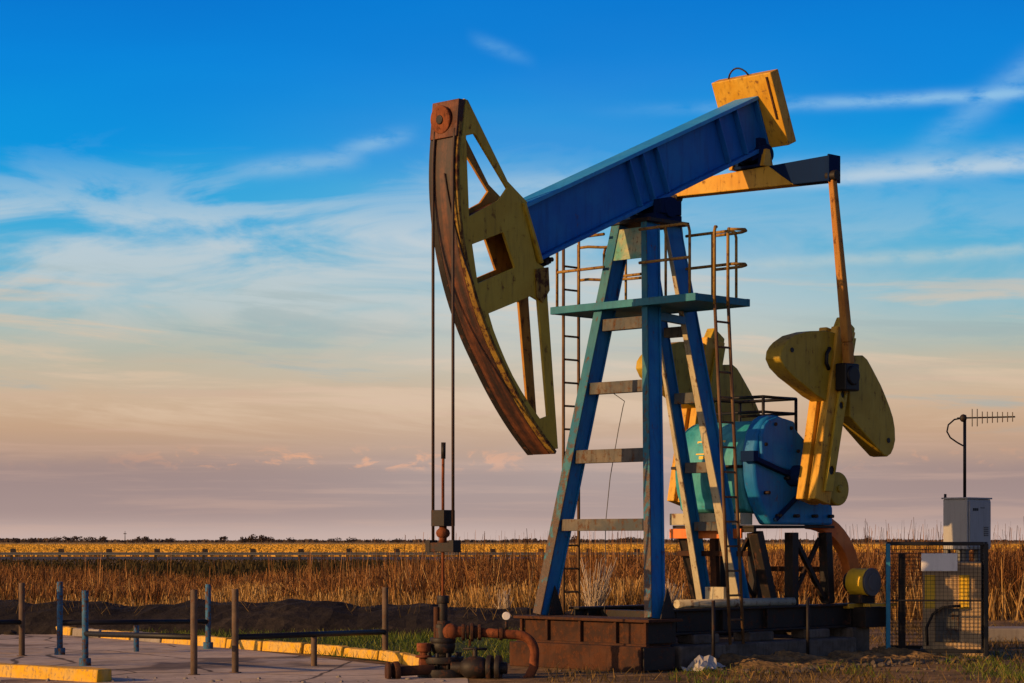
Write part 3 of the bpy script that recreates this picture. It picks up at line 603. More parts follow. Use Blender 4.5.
par('head_plate', bbox(MB(), -0.05, -0.006, -0.38, 0.38, -0.24, 0.24), 'olive', wb)
b = MB(); bbox(b, 0.02, 0.20, -0.45, -0.364, -0.16, 0.16); b.cyl(bp(0.1,-0.41,-0.2), bp(0.1,-0.41,0.2), 0.035, 10); b.cyl(bp(0.17,-0.40,-0.22), bp(0.17,-0.40,-0.1), 0.03, 8); par('hinge_lug', b, 'dark', wb)
# tail weight: thick plate bolted on the beam end
b = MB(); bbox(b, LB+0.006, LB+0.19, -0.37, 0.63, -0.49, 0.53)
tw = par('tail_weight', b, 'yellow', bevel=0.012, label='yellow box weight on the beam end')
b = MB(); bbox(b, LB-0.012, LB+0.005, 0.0, 0.58, -0.43, -0.40); par('weld_strip', b, 'rust', tw)
for n_, y_ in ((0.52,-0.38),(-0.02,-0.38),(0.52,0.38),(-0.02,0.38)):
    b = MB(); b.cyl(bp(LB+0.20,n_,y_), bp(LB+0.30,n_,y_), 0.022, 8, 0.014); b.cyl(bp(LB+0.20,n_,y_), bp(LB+0.225,n_,y_), 0.04, 6); par('bolt', b, 'dark', tw, 0)
pts = [bp(LB+0.10, 0.62+0.13*math.sin(math.pi*i/8)**0.7, 0.30-0.36*i/8) for i in range(9)]
par('lifting_loop', MB().tube(pts, 0.012, 8), 'dark', tw, 0)

# horse head
PZ = 5.88; RA = 3.66
def arc(r, a0, a1, n):      # the lower end runs out a little straighter than a circle
    out = []
    for i in range(n+1):
        a_ = a0+(a1-a0)*i/n; rr = r+0.15*(max(0, -a_-0.62)/0.396)**1.4
        out.append((-rr*math.cos(a_), PZ+rr*math.sin(a_)))
    return out
aT, aB = math.asin(0.60/RA), -1.016
inner = arc(RA-0.045, aT-0.0, aB+0.01, 26)
outer = [(-3.53,6.75),(-3.47,6.74)] + [(-2.81,5.86),(-2.48,5.65),(-2.53,5.54),(-2.33,4.95),(-2.15,4.88),(-2.13,4.50),(-1.95,2.71)] + inner[::-1]
w1 = [(-3.50,6.32),(-3.36,6.36),(-2.82,5.78),(-2.95,5.63),(-3.45,5.38)]
w2 = [(-3.40,5.06),(-2.89,5.25),(-2.69,4.85),(-3.31,4.61)]
w3 = [(-3.13,4.27),(-3.05,4.08),(-2.95,3.90),(-2.84,3.72),(-2.73,3.56),(-2.58,3.38),(-2.42,3.21),(-2.26,3.06),(-2.13,3.10),(-2.30,4.49),(-2.42,4.53)]
hh = par('horse_head', MB().prism(outer, [w1, w2, w3], -0.205, -0.165), 'olive', label='olive yellow horse head side plate')
par('side_plate', MB().prism(outer, [w1, w2, w3], 0.12, 0.16), 'amber', hh, label='far side plate with amber light in its colour')
ao = arc(RA, aT, aB, 40); ai = arc(RA-0.045, aT, aB, 40)
par('grease_edge', MB().prism(ao + ai[::-1], [], 0.172, 0.265), 'dark', hh, 0, 'black greasy far edge of the rope face')
par('arc_plate', MB().prism(ao + ai[::-1], [], -0.125, 0.17), 'ropeface', hh, label='rust brown curved rope face')
par('arc_edge', MB().prism(ao + ai[::-1], [], -0.215, -0.127), 'edgeolive', hh, label='worn olive edge strip of the rope face')
b = MB(); b.prism([(-3.665,6.30),(-3.56,6.30),(-3.50,6.74),(-3.62,6.74)], [], -0.205, 0.245); par('head_cap', b, 'archrust', hh)
b = MB(); b.cyl((-3.64,0.05,6.52),(-3.685,0.05,6.515), 0.165, 28); b.mi = 1; b.cyl((-3.68,0.05,6.515),(-3.70,0.05,6.513), 0.055, 16); par('rope_anchor_disc', b, ['rustred', 'black'], hh, 0.01)
b = MB()
for (x0,z0,x1,z1) in ((-3.45,5.32,-2.80,5.62),(-3.36,4.52,-2.42,4.88),(-2.60,5.48,-2.42,4.95)): b.beam((x0,-0.02,z0),(x1,-0.02,z1), 0.27, 0.03)
par('web_plate', b, 'archrust', hh)
par('hub_bracket', MB().prism([(-2.36,4.86),(-2.14,4.90),(-2.12,4.62),(-2.24,4.46),(-2.34,4.52)], [], -0.23, -0.205), 'edgeolive', hh)
# bridle ropes, carrier bar, polished rod
for y in (-0.17, 0.17):
    p = [(-(RA+0.02)*math.cos(a_), y, PZ+(RA+0.02)*math.sin(a_)) for a_ in [aT*0.85*(1-i/6) for i in range(7)]] + [(-RA-0.02, y, 3.5), (-RA-0.02, y, 1.50)]
    par('bridle_rope', MB().tube(p, 0.018, 8), 'cable', bevel=0)
p = [(-(RA+0.014)*math.cos(a_), -0.02-0.24*i/14, PZ+(RA+0.014)*math.sin(a_)) for i, a_ in enumerate([0.0-0.36*i/14 for i in range(15)])]
par('slack_rope', MB().tube(p, 0.012, 6), 'cable', bevel=0)
b = MB(); b.box((-3.735,-0.22,1.46),(-3.625,0.22,1.57))
for y in (-0.2, 0.2): b.box((-3.745,y-0.04,1.455),(-3.615,y+0.04,1.60))
par('carrier_bar', b, 'dark')
b = MB(); b.box((-3.77,-0.11,1.76),(-3.59,0.11,1.95)); par('rod_clamp', b, 'dark')
b = MB(); b.ball((-3.68,0,1.68), 0.085, (1,1,0.8)); b.cyl((-3.68,0,1.545),(-3.68,0,1.76), 0.045, 12); par('load_cell', b, 'rustred', bevel=0)
par('polished_rod', MB().tube([(-3.68,0,0.6),(-3.68,0,1.95),(-3.68,0,2.3),(-3.665,0.01,2.72)], 0.018, 10), 'rustred', bevel=0)
par('rod_coupling', MB().cyl((-3.667,0.008,2.55),(-3.663,0.01,2.74), 0.028, 10), 'dark', bevel=0)

# tail bearing and equalizer
XE = 2.06
b = MB(); bbox(b, 4.42, 4.80, -0.42, -0.364, -0.17, 0.17); b.box((XE-0.12,-0.24,6.60),(XE+0.12,0.24,6.64))
b.prism([(XE-0.12,6.64),(XE+0.12,6.64),(XE+0.05,6.86),(XE-0.07,6.84)], [], -0.22, -0.17); b.prism([(XE-0.12,6.64),(XE+0.12,6.64),(XE+0.05,6.86),(XE-0.07,6.84)], [], 0.17, 0.22)
b.cyl((XE,-0.26,6.78),(XE,0.26,6.78), 0.12, 18); b.box((XE-0.07,-0.165,6.78),(XE+0.12,0.165,7.0)); par('tail_bearing', b, 'navy')
for y in (-0.27, 0.27): par('bearing_lug', MB().prism([(XE-0.16,6.60),(XE+0.06,6.60),(XE-0.02,6.83),(XE-0.1,6.83)], [], y-0.03, y+0.03), 'yellow')
def eq(y0, y1, z0a, z1a, z0b, z1b, d):
    return [(XE-d,y0,z0a),(XE+d,y0,z0a),(XE+d,y1,z0b),(XE-d,y1,z0b),(XE-d,y0,z1a),(XE+d,y0,z1a),(XE+d,y1,z1b),(XE-d,y1,z1b)]
def eqbar(y0a, y0b, y1a, y1b, za, zb, d):   # end edges may slope: a = bottom, b = top
    zt = lambda y: 6.60-0.05*(y+0.7)/2.1; zb_ = lambda y: 6.30+0.06*(y+0.7)/2.1
    q = [(y0a, zb_(y0a)), (y1a, zb_(y1a)), (y1b, zt(y1b)), (y0b, zt(y0b))]
    return [(XE-d,q[0][0],q[0][1]),(XE+d,q[0][0],q[0][1]),(XE+d,q[1][0],q[1][1]),(XE-d,q[1][0],q[1][1]),(XE-d,q[3][0],q[3][1]),(XE+d,q[3][0],q[3][1]),(XE+d,q[2][0],q[2][1]),(XE-d,q[2][0],q[2][1])]
eqb = par('equalizer_beam', MB().hexa(eqbar(-0.76, -0.34, 1.42, 1.42, 0, 0, 0.11)), 'yellow', bevel=0.01, label='yellow cross beam carrying the pitman arms')
par('beam_end', MB().hexa(eqbar(-1.33, -1.33, -0.762, -0.342, 0, 0, 0.108)), 'navy', eqb, bevel=0.01, label='navy near end, paint and beam shadow in one colour')  # navy paint that also carries the beam's shadow; slanted edge follows that shadow
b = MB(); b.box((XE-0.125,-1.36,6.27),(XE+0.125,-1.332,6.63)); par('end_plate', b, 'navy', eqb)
b = MB(); b.tube([(XE-0.11,1.30,6.36),(XE-0.16,1.28,6.30),(XE-0.15,1.22,6.22)], 0.012, 6); b.cyl((XE-0.13,1.40,6.5),(XE-0.10,1.40,6.5), 0.08, 14); par('loose_strap', b, 'dark', eqb, 0)

# cranks, counterweights and pitman arms
LW = [(1.12,3.93),(1.14,4.03),(1.20,4.10),(1.28,4.16),(1.46,4.25),(1.76,4.32),(2.11,4.35),(2.39,4.32),(2.44,4.02),(2.31,3.44),(2.16,3.40),(1.90,3.48),(1.61,3.61),(1.38,3.71),(1.20,3.82)]
RW = [(2.60,4.05),(2.90,4.07),(3.00,4.02),(3.09,3.93),(3.21,3.80),(3.31,3.69),(3.42,3.54),(3.52,3.39),(3.59,3.26),(3.63,3.12),(3.64,2.96),(3.60,2.85),(3.54,2.77),(3.46,2.73),(3.38,2.74),(3.15,2.88),(2.60,3.24)]
SH = Vector((2.08, 0, 2.40)); PIN = Vector((2.36, 0, 3.76))
def crank(y, sg):
    """one crank with its two weights; y is the arm's near face, sg points to the gearbox"""
    lo0, lo1, hi0, hi1 = Vector((1.80,0,2.14)), Vector((2.12,0,2.06)), Vector((2.30,0,4.42)), Vector((2.68,0,4.36))
    Y = lambda v, d: Vector((v.x, d, v.z))
    b = MB()
    for y0, y1 in ((-0.02, 0.10), (0.17, 0.30)):
        b.hexa([Y(lo0,y0), Y(lo1,y0), Y(lo1,y1), Y(lo0,y1), Y(hi0,y0), Y(hi1,y0), Y(hi1,y1), Y(hi0,y1)])
    i0, i1, j0, j1 = lo0.lerp(lo1,.2), lo0.lerp(lo1,.85), hi0.lerp(hi1,.2), hi0.lerp(hi1,.85)
    b.hexa([Y(i0,.102), Y(i1,.102), Y(i1,.168), Y(i0,.168), Y(j0,.102), Y(j1,.102), Y(j1,.168), Y(j0,.168)])
    r = par('crank_arm', b, 'yellow', pj, 0.012); r.location = (0, y, 0)
    b = MB(); b.prism([(2.34,4.30),(2.66,4.12),(2.72,4.42),(2.50,4.56)], [], 0.02, 0.16); par('arm_tip', b, 'olive', r, 0.01)
    ax = Vector((2.49,0,4.39))-Vector((1.96,0,2.10)); cpl = Vector((1.96,0,2.10))
    e = lambda t, w: cpl + ax*t + Vector((w,0,0))
    plate = [ (e(0.06,-0.03).x, e(0.06,0).z), (e(0.06,0.13).x, e(0.06,0).z), (e(0.95,0.17).x, e(0.95,0).z), (e(0.95,-0.02).x, e(0.95,0).z) ]
    holes = []; cs = []
    for t in (0.18, 0.555, 0.62):
        c = e(t, 0.06 if t > 0.4 else 0.05); rr = 0.05 if t > 0.4 else 0.06; cs.append((c, rr))
        holes.append([(c.x+rr*math.cos(2*math.pi*i/14), c.z+rr*math.sin(2*math.pi*i/14)) for i in range(14)])
    par('arm_face_plate', MB().prism(plate, holes, -0.065, -0.024), 'olive', r, 0.006)
    for c, rr in cs: par('hole_dark_disc', MB().cyl((c.x,-0.045,c.z),(c.x,-0.0245,c.z), rr-0.002, 14), 'black', r, 0)  # black disc in each hole stands in for the dark inside
    b = MB(); b.cyl((2.53,0.14,2.28),(2.53,0.28,2.28), 0.225, 32); b.cyl((2.53,0.11,2.28),(2.53,0.15,2.28), 0.05, 12); b.cyl((2.2,0.21,2.28),(2.5,0.21,2.28), 0.06, 12); par('hub_disc', b, 'weight', r, 0.02, 'round olive disc at the foot of the arm')
    ya, yb = (0.30, 0.60) if sg > 0 else (-0.05, -0.32)
    b = MB(); b.cyl((2.05,ya,2.45),(2.05,yb,2.45), 0.14, 20); par('crank_shaft', b, 'navy', r, 0.01)
    wl = par('counterweight', MB().prism(LW, [], 0.02, 0.27), 'weight', pj, 0.015, 'round ended olive weight left of its crank arm'); wl.location = (0, y, 0)
    for x, z in ((1.36,4.05),(2.30,3.50)): par('bolt', MB().cyl((x,0.01,z),(x,0.03,z), 0.033, 12), 'black', wl, 0)
    par('lifting_eye', MB().tube([(2.14,0.0,4.12),(2.06,-0.01,4.04),(2.05,-0.012,3.92),(2.12,0.0,3.84)], 0.025, 8), 'black', wl, 0)
    wr = par('counterweight', MB().prism(RW, [], 0.02, 0.27), 'weight', pj, 0.015, 'leaf shaped olive weight hanging right of its crank arm'); wr.location = (0, y, 0)
    par('bolt', MB().cyl((3.47,0.01,2.95),(3.47,0.03,2.95), 0.035, 12), 'black', wr, 0)
    return r
crank(-1.22, 1); crank(1.02, -1)
for y in (-1.36, 1.34):
    b = MB(); b.beam((2.01,y,6.30),(2.33,y,4.2), 0.085, 0.10, (1,0,0), 0.12, 0.12).beam((2.33,y,4.2),(PIN.x,y,PIN.z+0.15), 0.12, 0.12, (1,0,0))
    pm = par('pitman_arm', b, 'pitman', bevel=0.02)
    b = MB(); b.box((PIN.x-0.15,y-0.07,PIN.z-0.20),(PIN.x+0.15,y+0.11,PIN.z+0.16)); b.cyl((PIN.x,y-0.10,PIN.z),(PIN.x,y+0.16,PIN.z), 0.13, 18); par('wrist_pin_bearing', b, 'black', pm, 0.02)
    par('top_pin', MB().cyl((2.01,y-0.08,6.35),(2.01,y+0.08,6.35), 0.07, 14), 'dark', pm)

# gearbox
gc = Vector((2.08, 0, 2.48))
def spline(P, n=5):
    out = []; N = len(P)
    for i in range(N):
        a, b_, c, d = P[i-1], P[i], P[(i+1)%N], P[(i+2)%N]
        for j in range(n):
            t = j/n; out.append(tuple(0.5*(2*b_[q]+(c[q]-a[q])*t+(2*a[q]-5*b_[q]+4*c[q]-d[q])*t*t+(3*b_[q]-a[q]-3*c[q]+d[q])*t**3) for q in (0,1)))
    return out
prof = [(1.52,1.96),(1.36,2.12),(1.29,2.32),(1.27,2.52),(1.29,2.72),(1.36,2.92),(1.48,3.07),(1.64,3.16),(1.86,3.19),(2.10,3.14),(2.36,2.96),(2.62,2.70),(2.76,2.42),(2.72,2.14),(2.58,1.96)]
gb = par('gearbox', MB().prism([p for p in spline(prof) if p[1] >= 1.955], [], -0.44, 0.72), 'teal', bevel=0.03, label='teal gear housing')
par('gearbox_flange', MB().box((1.22,-0.46,2.545),(2.80,0.74,2.585)), 'dark', gb)
cov = [(1.40,3.10),(1.49,3.19),(1.58,3.23),(1.67,3.245),(1.78,3.24),(1.86,3.22),(1.95,3.20),(2.05,3.19),(2.07,3.08),(2.28,2.97),(2.49,2.83),(2.72,2.45),(2.96,2.03),(2.96,1.80),(1.62,1.80),(1.52,1.92),(1.37,2.13),(1.30,2.30),(1.27,2.46),(1.26,2.62),(1.28,2.80),(1.33,2.99)]
gv = par('gear_cover', MB().prism(cov, [], -0.66, -0.442), 'blue', pj, 0.035, 'blue bolted gearbox side cover')
b = MB(); b.prism([(1.40,3.10),(1.49,3.17),(1.67,3.22),(1.86,3.20),(2.04,3.17),(2.06,3.07),(2.47,2.80),(2.44,2.42),(2.10,2.50),(1.80,2.54),(1.36,2.64),(1.34,2.96)], [], -0.72, -0.662); par('cover_upper_half', b, 'blue', gv, 0.025)
par('cover_lip', MB().beam((1.20,-0.70,2.66),(1.80,-0.70,2.50), 0.10, 0.06, (0,0,1)).beam((1.80,-0.70,2.50),(2.40,-0.70,2.40), 0.10, 0.06).box((1.15,-0.74,2.62),(1.25,-0.52,2.76)), 'navy', gv)
par('cover_rib', MB().beam((1.66,-0.69,1.86),(2.42,-0.69,2.36), 0.05, 0.05), 'navy', gv)
for x, z in ((1.72,1.92),(2.1,1.92),(2.5,1.92),(2.85,1.92),(1.48,2.22),(1.42,2.85),(1.62,3.12),(1.95,3.08),(2.3,2.82),(1.9,2.42),(2.25,2.36),(2.1,2.78)):
    par('bolt', MB().cyl((x,-0.745,z),(x,-0.66,z), 0.024, 8), 'dark', gv, 0)
b = MB()      # faded yellow stencil marks on the housing, each a thin plate of paint
def onprof(z):
    for (x0,z0),(x1,z1) in zip(prof[:9], prof[1:9]):
        if z0 <= z <= z1: return x0+(x1-x0)*(z-z0)/(z1-z0)
def mark(y0, y1, z0, z1):
    xa, xb = onprof(z0)-0.004, onprof(z1)-0.004
    b.hexa([(xa,y0,z0),(xa+.003,y0,z0),(xa+.003,y1,z0),(xa,y1,z0),(xb,y0,z1),(xb+.003,y0,z1),(xb+.003,y1,z1),(xb,y1,z1)])
for y in (0.38, 0.20, 0.02):
    mark(y-0.12, y, 2.90, 2.918); mark(y-0.02, y, 2.80, 2.898); mark(y-0.12, y-0.02, 2.84, 2.856)
    mark(y-0.12, y-0.10, 2.857, 2.898)
mark(-0.06, 0.36, 2.735, 2.752); mark(-0.02, 0.30, 2.66, 2.715)
par('stencil_mark', b, 'brightyellow', gb, 0)
# platform rail above the gearbox
b = MB()
for y in (-0.42, 0.55): b.tube([(1.75,y,3.1),(1.75,y,3.50)], 0.022, 8); b.tube([(2.45,y,2.88),(2.45,y,3.50)], 0.022, 8)
b.tube([(1.75,0.55,3.50),(1.75,-0.42,3.50),(2.45,-0.42,3.50),(2.45,0.55,3.50),(1.75,0.55,3.50)], 0.022, 8)
b.tube([(1.75,0.55,3.30),(1.75,-0.42,3.30),(2.45,-0.42,3.30),(2.45,0.55,3.30)], 0.02, 8); par('gearbox_guard_rail', b, 'black', bevel=0)
# frame under the gearbox
b = MB(); b.box((1.30,-0.62,1.76),(3.05,0.78,1.795)); b.box((1.30,-0.62,1.70),(1.36,0.78,1.758)); par('frame_top_plate', b, 'dark')
par('frame_front_beam', MB().box((1.24,-0.44,1.80),(1.50,0.78,1.955)), 'cream', label='cream painted beam under the gearbox')
par('frame_front_beam', MB().box((1.26,-0.44,1.62),(1.298,0.80,1.75)), 'orange', label='orange brown strip under the gearbox')
for x0, x1 in ((1.72,1.40),(2.15,2.15),(2.95,2.88)):
    for y in (-0.58, 0.66): par('frame_leg', MB().beam((x0,y,0.74),(x1,y,1.70), 0.14, 0.13, (1,0,0)), 'dark')
for y in (-0.58, 0.66):
    par('frame_brace', MB().beam((2.22,y,1.62),(2.86,y,0.80), 0.06, 0.07, (1,0,0)), 'dark'); par('frame_brace', MB().beam((2.84,y+0.06,1.62),(2.22,y+0.06,0.80), 0.05, 0.06, (1,0,0)), 'dark')
par('frame_brace', MB().beam((1.36,-0.5,1.42),(1.36,0.72,1.42), 0.07, 0.07), 'rust'); par('frame_brace', MB().beam((1.40,0.10,0.76),(1.36,0.10,1.62), 0.10, 0.08, (1,0,0)), 'rust')
par('frame_brace', MB().beam((3.0,-0.5,1.2),(3.0,0.62,1.2), 0.07, 0.07), 'rust')
# belt guard and motor
b = MB(); ga = []; gi = []
for i in range(13):
    a_ = math.pi*0.55*i/12
    ga.append((2.68+1.10*math.sin(a_), 1.02+0.96*math.cos(a_))); gi.append((2.68+0.87*math.sin(a_), 1.02+0.73*math.cos(a_)))
par('belt_guard', MB().prism(ga+gi[::-1], [], -0.52, -0.38), 'orange', bevel=0.012, label='curved orange belt guard')
b = MB(); b.cyl((3.27,-1.05,1.03),(3.27,-0.76,1.03), 0.185, 32); mt = par('motor', b, 'brightyellow', bevel=0.012, label='yellow electric motor')
b = MB(); b.cyl((3.27,-1.095,1.03),(3.27,-1.052,1.03), 0.19, 32); b.cyl((3.27,-1.11,1.03),(3.27,-1.093,1.03), 0.12, 20); par('motor_end_cap', b, 'dgrey', mt, 0.01)
b = MB(); b.box((3.12,-1.02,0.745),(3.42,-0.80,0.86)); b.cyl((3.27,-0.74,1.03),(3.27,-0.68,1.03), 0.13, 20); par('motor_foot', b, 'dark', mt)
par('motor_rail', MB().box((3.12,-1.16,0.70),(3.72,-1.04,0.74)).box((3.0,-0.90,0.675),(3.60,-0.60,0.7385)), 'yellow')
par('skid_end_beam', MB().box((3.10,-1.10,0.42),(3.62,-0.872,0.69)), 'dark')
# work platform around the post
pf_ = MB(); pf_.box((-0.60,-1.25,4.54),(0.34,1.14,4.575)); pf_.box((-0.66,-1.29,4.53),(-0.602,1.18,4.625)).box((0.342,-1.29,4.53),(0.40,1.18,4.625)).box((-0.60,-1.29,4.532),(0.34,-1.252,4.622)).box((-0.60,1.142,4.532),(0.34,1.18,4.622))
plat = par('platform', pf_, 'platform', label='teal platform round the post top')
def rail_set(sg):
    b = MB()
    for x in (-0.58, 0.32):
        for z in (5.08, 5.50):
            p = [(x,sg*0.30,z),(x,sg*0.8,z),(x,sg*1.05,z)]
            if z > 5.3: p += [(x,sg*1.11,z-0.03),(x,sg*1.13,z-0.10),(x,sg*1.13,4.62)]
            else: p += [(x,sg*1.13,z)]
            b.tube(p, 0.019, 8)
        b.tube([(x,sg*0.74,4.62),(x,sg*0.74,5.50)], 0.017, 8)
    return b
for sg in (-1, 1): par('guard_railing', rail_set(sg), 'rail', plat, 0)
b = MB()
for z in (5.46, 5.03):
    b.tube([(0.32,-0.80,z),(0.32,-1.10,z),(0.30,-1.24,z),(0.23,-1.36,z),(0.12,-1.43,z),(0.0,-1.43,z-0.01),(-0.08,-1.36,z-0.01)], 0.019, 8)
for x in (-0.37, -0.11): b.tube([(x,-1.35,4.50),(x,-1.35,5.40),(x+0.04,-1.33,5.46),(x+0.12,-1.28,5.47)], 0.02, 8)
par('ladder_hoop', b, 'rail', plat, 0)
b = MB()
for z in (5.46, 5.03):
    b.tube([(-0.04,1.25,z),(0.02,1.14,z+0.01),(0.12,1.0,z),(0.22,0.86,z),(0.30,0.62,z),(0.32,0.30,z)], 0.019, 8)
par('ladder_hoop', b, 'rail', plat, 0)
# ladders
def ladder(lo, hi, w, n, ext=0):
    lo = Vector(lo); hi = Vector(hi); x = Vector((1,0,0))*w/2; b = MB()
    b.tube([lo-x, hi-x], 0.021, 8).tube([lo+x, hi+x], 0.021, 8)
    for i in range(1, n):
        c = lo.lerp(hi, i/n); b.tube([c-x, c+x], 0.014, 6)
    return b
par('ladder', ladder((-0.19,1.25,0.0),(-0.19,1.25,5.50), 0.29, 18), 'ladder', bevel=0)
par('ladder', ladder((0.32,-1.14,0.29),(-0.24,-1.35,4.60), 0.26, 14), 'ladder', bevel=0)
par('signal_cable', MB().tube([(-0.60,0.12,3.46),(-0.50,0.02,3.36),(-0.44,0.10,3.30),(-0.42,0.20,3.0),(-0.40,0.36,2.4),(-0.38,0.46,1.8),(-0.34,0.50,1.2),(-0.3,0.55,0.64)], 0.0055, 6), 'dgrey', bevel=0)
for x, y in ((-0.45,-1.05),(1.5,-1.0)): par('marker_rod', MB().tube([(x,y-0.35,0.0),(x,y-0.35,0.86)], 0.022, 8), 'dark', bevel=0)
# white sheet lying against the skid
b = MB(); 
pts = [[(-0.80+0.50*i/9, -1.50+0.30*j/6+random.uniform(-.03,.03), 0.006+max(0,(0.16*math.sin(math.pi*i/9)**0.6*math.sin(math.pi*j/6)**0.6+random.uniform(-.035,.05)))) for j in range(7)] for i in range(10)]
vv = [[b.bm.verts.new(p) for p in r_] for r_ in pts]
for i in range(9):
    for j in range(6): b.bm.faces.new((vv[i][j],vv[i+1][j],vv[i+1][j+1],vv[i][j+1]))
o = b.build('plastic_sheet', 'bag', bevel=0); o.location = (OX,OY,0); o.rotation_euler = (0,0,R(45)); tag(o, 'crumpled white plastic sheet lying beside the pump skid', 'plastic sheet')

# ------------------------------------------------------------------ wellhead
wx, wy = OX+0.7071*(-3.68), OY+0.7071*(-3.68)
wh = thing('wellhead', 'rusty wellhead with valves and a bent flow pipe under the horse head', 'wellhead', (wx, wy, 0))
def wp(name, b, m, bevel=0.008, label=None): return par(name, b, m, wh, bevel, label)
b = MB(); b.cyl((0,0,0),(0,0,0.10), 0.30, 24).cyl((0,0,0.10),(0,0,0.16), 0.18, 20).cyl((0,0,0.16),(0,0,0.24), 0.24, 24)
for i in range(10): b.cyl((0.2*math.cos(i*.628),0.2*math.sin(i*.628),0.10),(0.2*math.cos(i*.628),0.2*math.sin(i*.628),0.29), 0.022, 6)
wp('casing_flange', b, 'dark')
b = MB(); b.cyl((0,0,0.24),(0,0,0.62), 0.10, 20).cyl((0,0,0.40),(0,0,0.46), 0.15, 16).ball((0,0,0.36), 0.15, (1,1,0.9)); wp('tubing_head', b, 'dark')
b = MB(); b.cyl((0,0,0.60),(0,0,0.94), 0.055, 16).cyl((0,0,0.60),(0,0,0.66), 0.09, 8).cyl((0,0,0.86),(0,0,0.95), 0.07, 16); wp('stuffing_box', b, 'dark')
b = MB(); b.cyl((-0.075,-0.02,0.35),(-0.075,-0.02,0.82), 0.035, 12); wp('side_tube', b, 'rust')
b = MB(); b.ball((0.09,-0.06,0.53), 0.10, (1.05,0.9,1)); b.cyl((0.02,-0.05,0.53),(0.24,-0.05,0.53), 0.065, 14); wp('swivel_elbow', b, 'rustred', label='orange rust ball elbow')
b = MB()
for x, r_ in ((0.22,0.10),(0.27,0.085),(0.32,0.11),(0.36,0.08),(0.41,0.095)): b.cyl((x,-0.05,0.525),(x+0.04,-0.05,0.525), r_, 8)
b.box((0.30,-0.08,0.36),(0.33,-0.02,0.44)); wp('hammer_union', b, 'rust')
def bend(c, r, a0, a1, n=8): return [(c[0]+r*math.sin(a0+(a1-a0)*i/n), c[1], c[2]+r*math.cos(a0+(a1-a0)*i/n)) for i in range(n+1)]
b = MB(); b.tube([(0.40,-0.05,0.525),(0.62,-0.05,0.51),(0.85,-0.05,0.495)] + bend((0.86,-0.05,0.285), 0.21, 0, math.pi*0.5) + [(1.06,-0.06,0.12),(1.0,-0.08,0.0),(0.9,-0.1,-0.1)], 0.056, 14); wp('flow_pipe', b, 'rustred', 0, 'orange brown flow pipe bending down')
b = MB(); b.cyl((0.66,-0.05,0.505),(0.70,-0.05,0.503), 0.075, 12).cyl((0.64,-0.05,0.50),(0.645,-0.05,0.50), 0.07, 12); wp('pipe_collar', b, 'rust')
b = MB(); b.cyl((0.74,-0.05,0.54),(0.74,-0.05,0.68), 0.016, 8); gs = wp('gauge_stem', b, 'dark', 0)
b = MB(); b.cyl((0.74,-0.085,0.715),(0.74,-0.03,0.715), 0.048, 18); par('gauge_dial', b, 'white', gs, 0.006, 'small white pressure gauge')
b = MB(); b.cyl((-0.27,-0.08,0.16),(-0.05,-0.03,0.16), 0.075, 12).cyl((-0.22,-0.08,0.16),(-0.22,-0.08,0.34), 0.05, 10).cyl((-0.22,-0.08,0.30),(-0.22,-0.08,0.40), 0.085, 14).cyl((-0.22,-0.08,0.23),(-0.22,-0.08,0.26), 0.10, 14); wp('side_valve', b, 'rustred', label='rust red side valve')
b = MB(); b.tube([(-0.1,-0.2,0.1),(-0.4,-0.32,0.09),(-0.62,-0.38,0.08)], 0.06, 12); b.cyl((-0.50,-0.35,0.085),(-0.56,-0.37,0.083), 0.12, 14).cyl((-0.60,-0.38,0.08),(-0.64,-0.39,0.08), 0.12, 14); wp('bleed_line', b, 'rust')
b = MB(); b.ball((0.38,-0.25,0.12), 0.16, (1.2,1,0.9)); b.cyl((0.1,-0.2,0.12),(0.75,-0.28,0.12), 0.07, 12).cyl((0.52,-0.25,0.12),(0.58,-0.26,0.12), 0.15, 14).cyl((0.62,-0.26,0.12),(0.68,-0.27,0.12), 0.15, 14); b.cyl((0.38,-0.25,0.2),(0.38,-0.25,0.34), 0.03, 8); wp('gate_valve', b, 'dark')
b = MB(); b.tube([(0.24,-0.25,0.34),(0.52,-0.25,0.34)], 0.016, 8).tube([(0.38,-0.39,0.34),(0.38,-0.11,0.34)], 0.016, 8); wp('valve_handle', b, 'dark', 0)

# ------------------------------------------------------------------ pipe railings on the pad
def fence(label, posts, rails, stubs=()):
    c = posts[0]; t = thing('pipe_railing', label, 'railing', (c[0], c[1], 0))
    for x, y, h, m in posts:
        b = MB(); b.cyl((x-c[0],y-c[1],-0.02),(x-c[0],y-c[1],h), 0.042, 14); b.cyl((x-c[0],y-c[1],0),(x-c[0],y-c[1],0.012 if m == 'post' else 0.10), 0.075, 14); par('post', b, m, t, 0.004)
    for x, y, h, m in stubs: par('stub_post', MB().cyl((x-c[0],y-c[1],-0.02),(x-c[0],y-c[1],h), 0.040, 14), m, t, 0.004)
    for (x0,y0,z0),(x1,y1,z1) in rails: par('rail', MB().tube([(x0-c[0],y0-c[1],z0),(x1-c[0],y1-c[1],z1)], 0.036, 12), 'black', t, 0)
fence('low dark pipe railing with two rust brown posts nearest the camera', [(-5.42,28.57,0.96,'postblue'),(-3.77,26.67,1.01,'post')], [((-5.42,28.57,0.41),(-3.77,26.67,0.45))])
fence('pipe railing leading to the wellhead with a stub post under its rail', [(-3.33,27.07,1.01,'post'),(-1.69,30.0,0.97,'post')], [((-3.33,27.07,0.43),(-1.69,30.0,0.375))], [(-2.51,28.53,0.37,'post')])
fence('farther pipe railing between two blue painted posts on the pad', [(-6.29,31.3,1.02,'postblue'),(-4.46,33.03,0.95,'postblue')], [((-6.29,31.3,0.45),(-4.46,33.03,0.40))], [(-5.37,32.16,0.38,'postblue')])
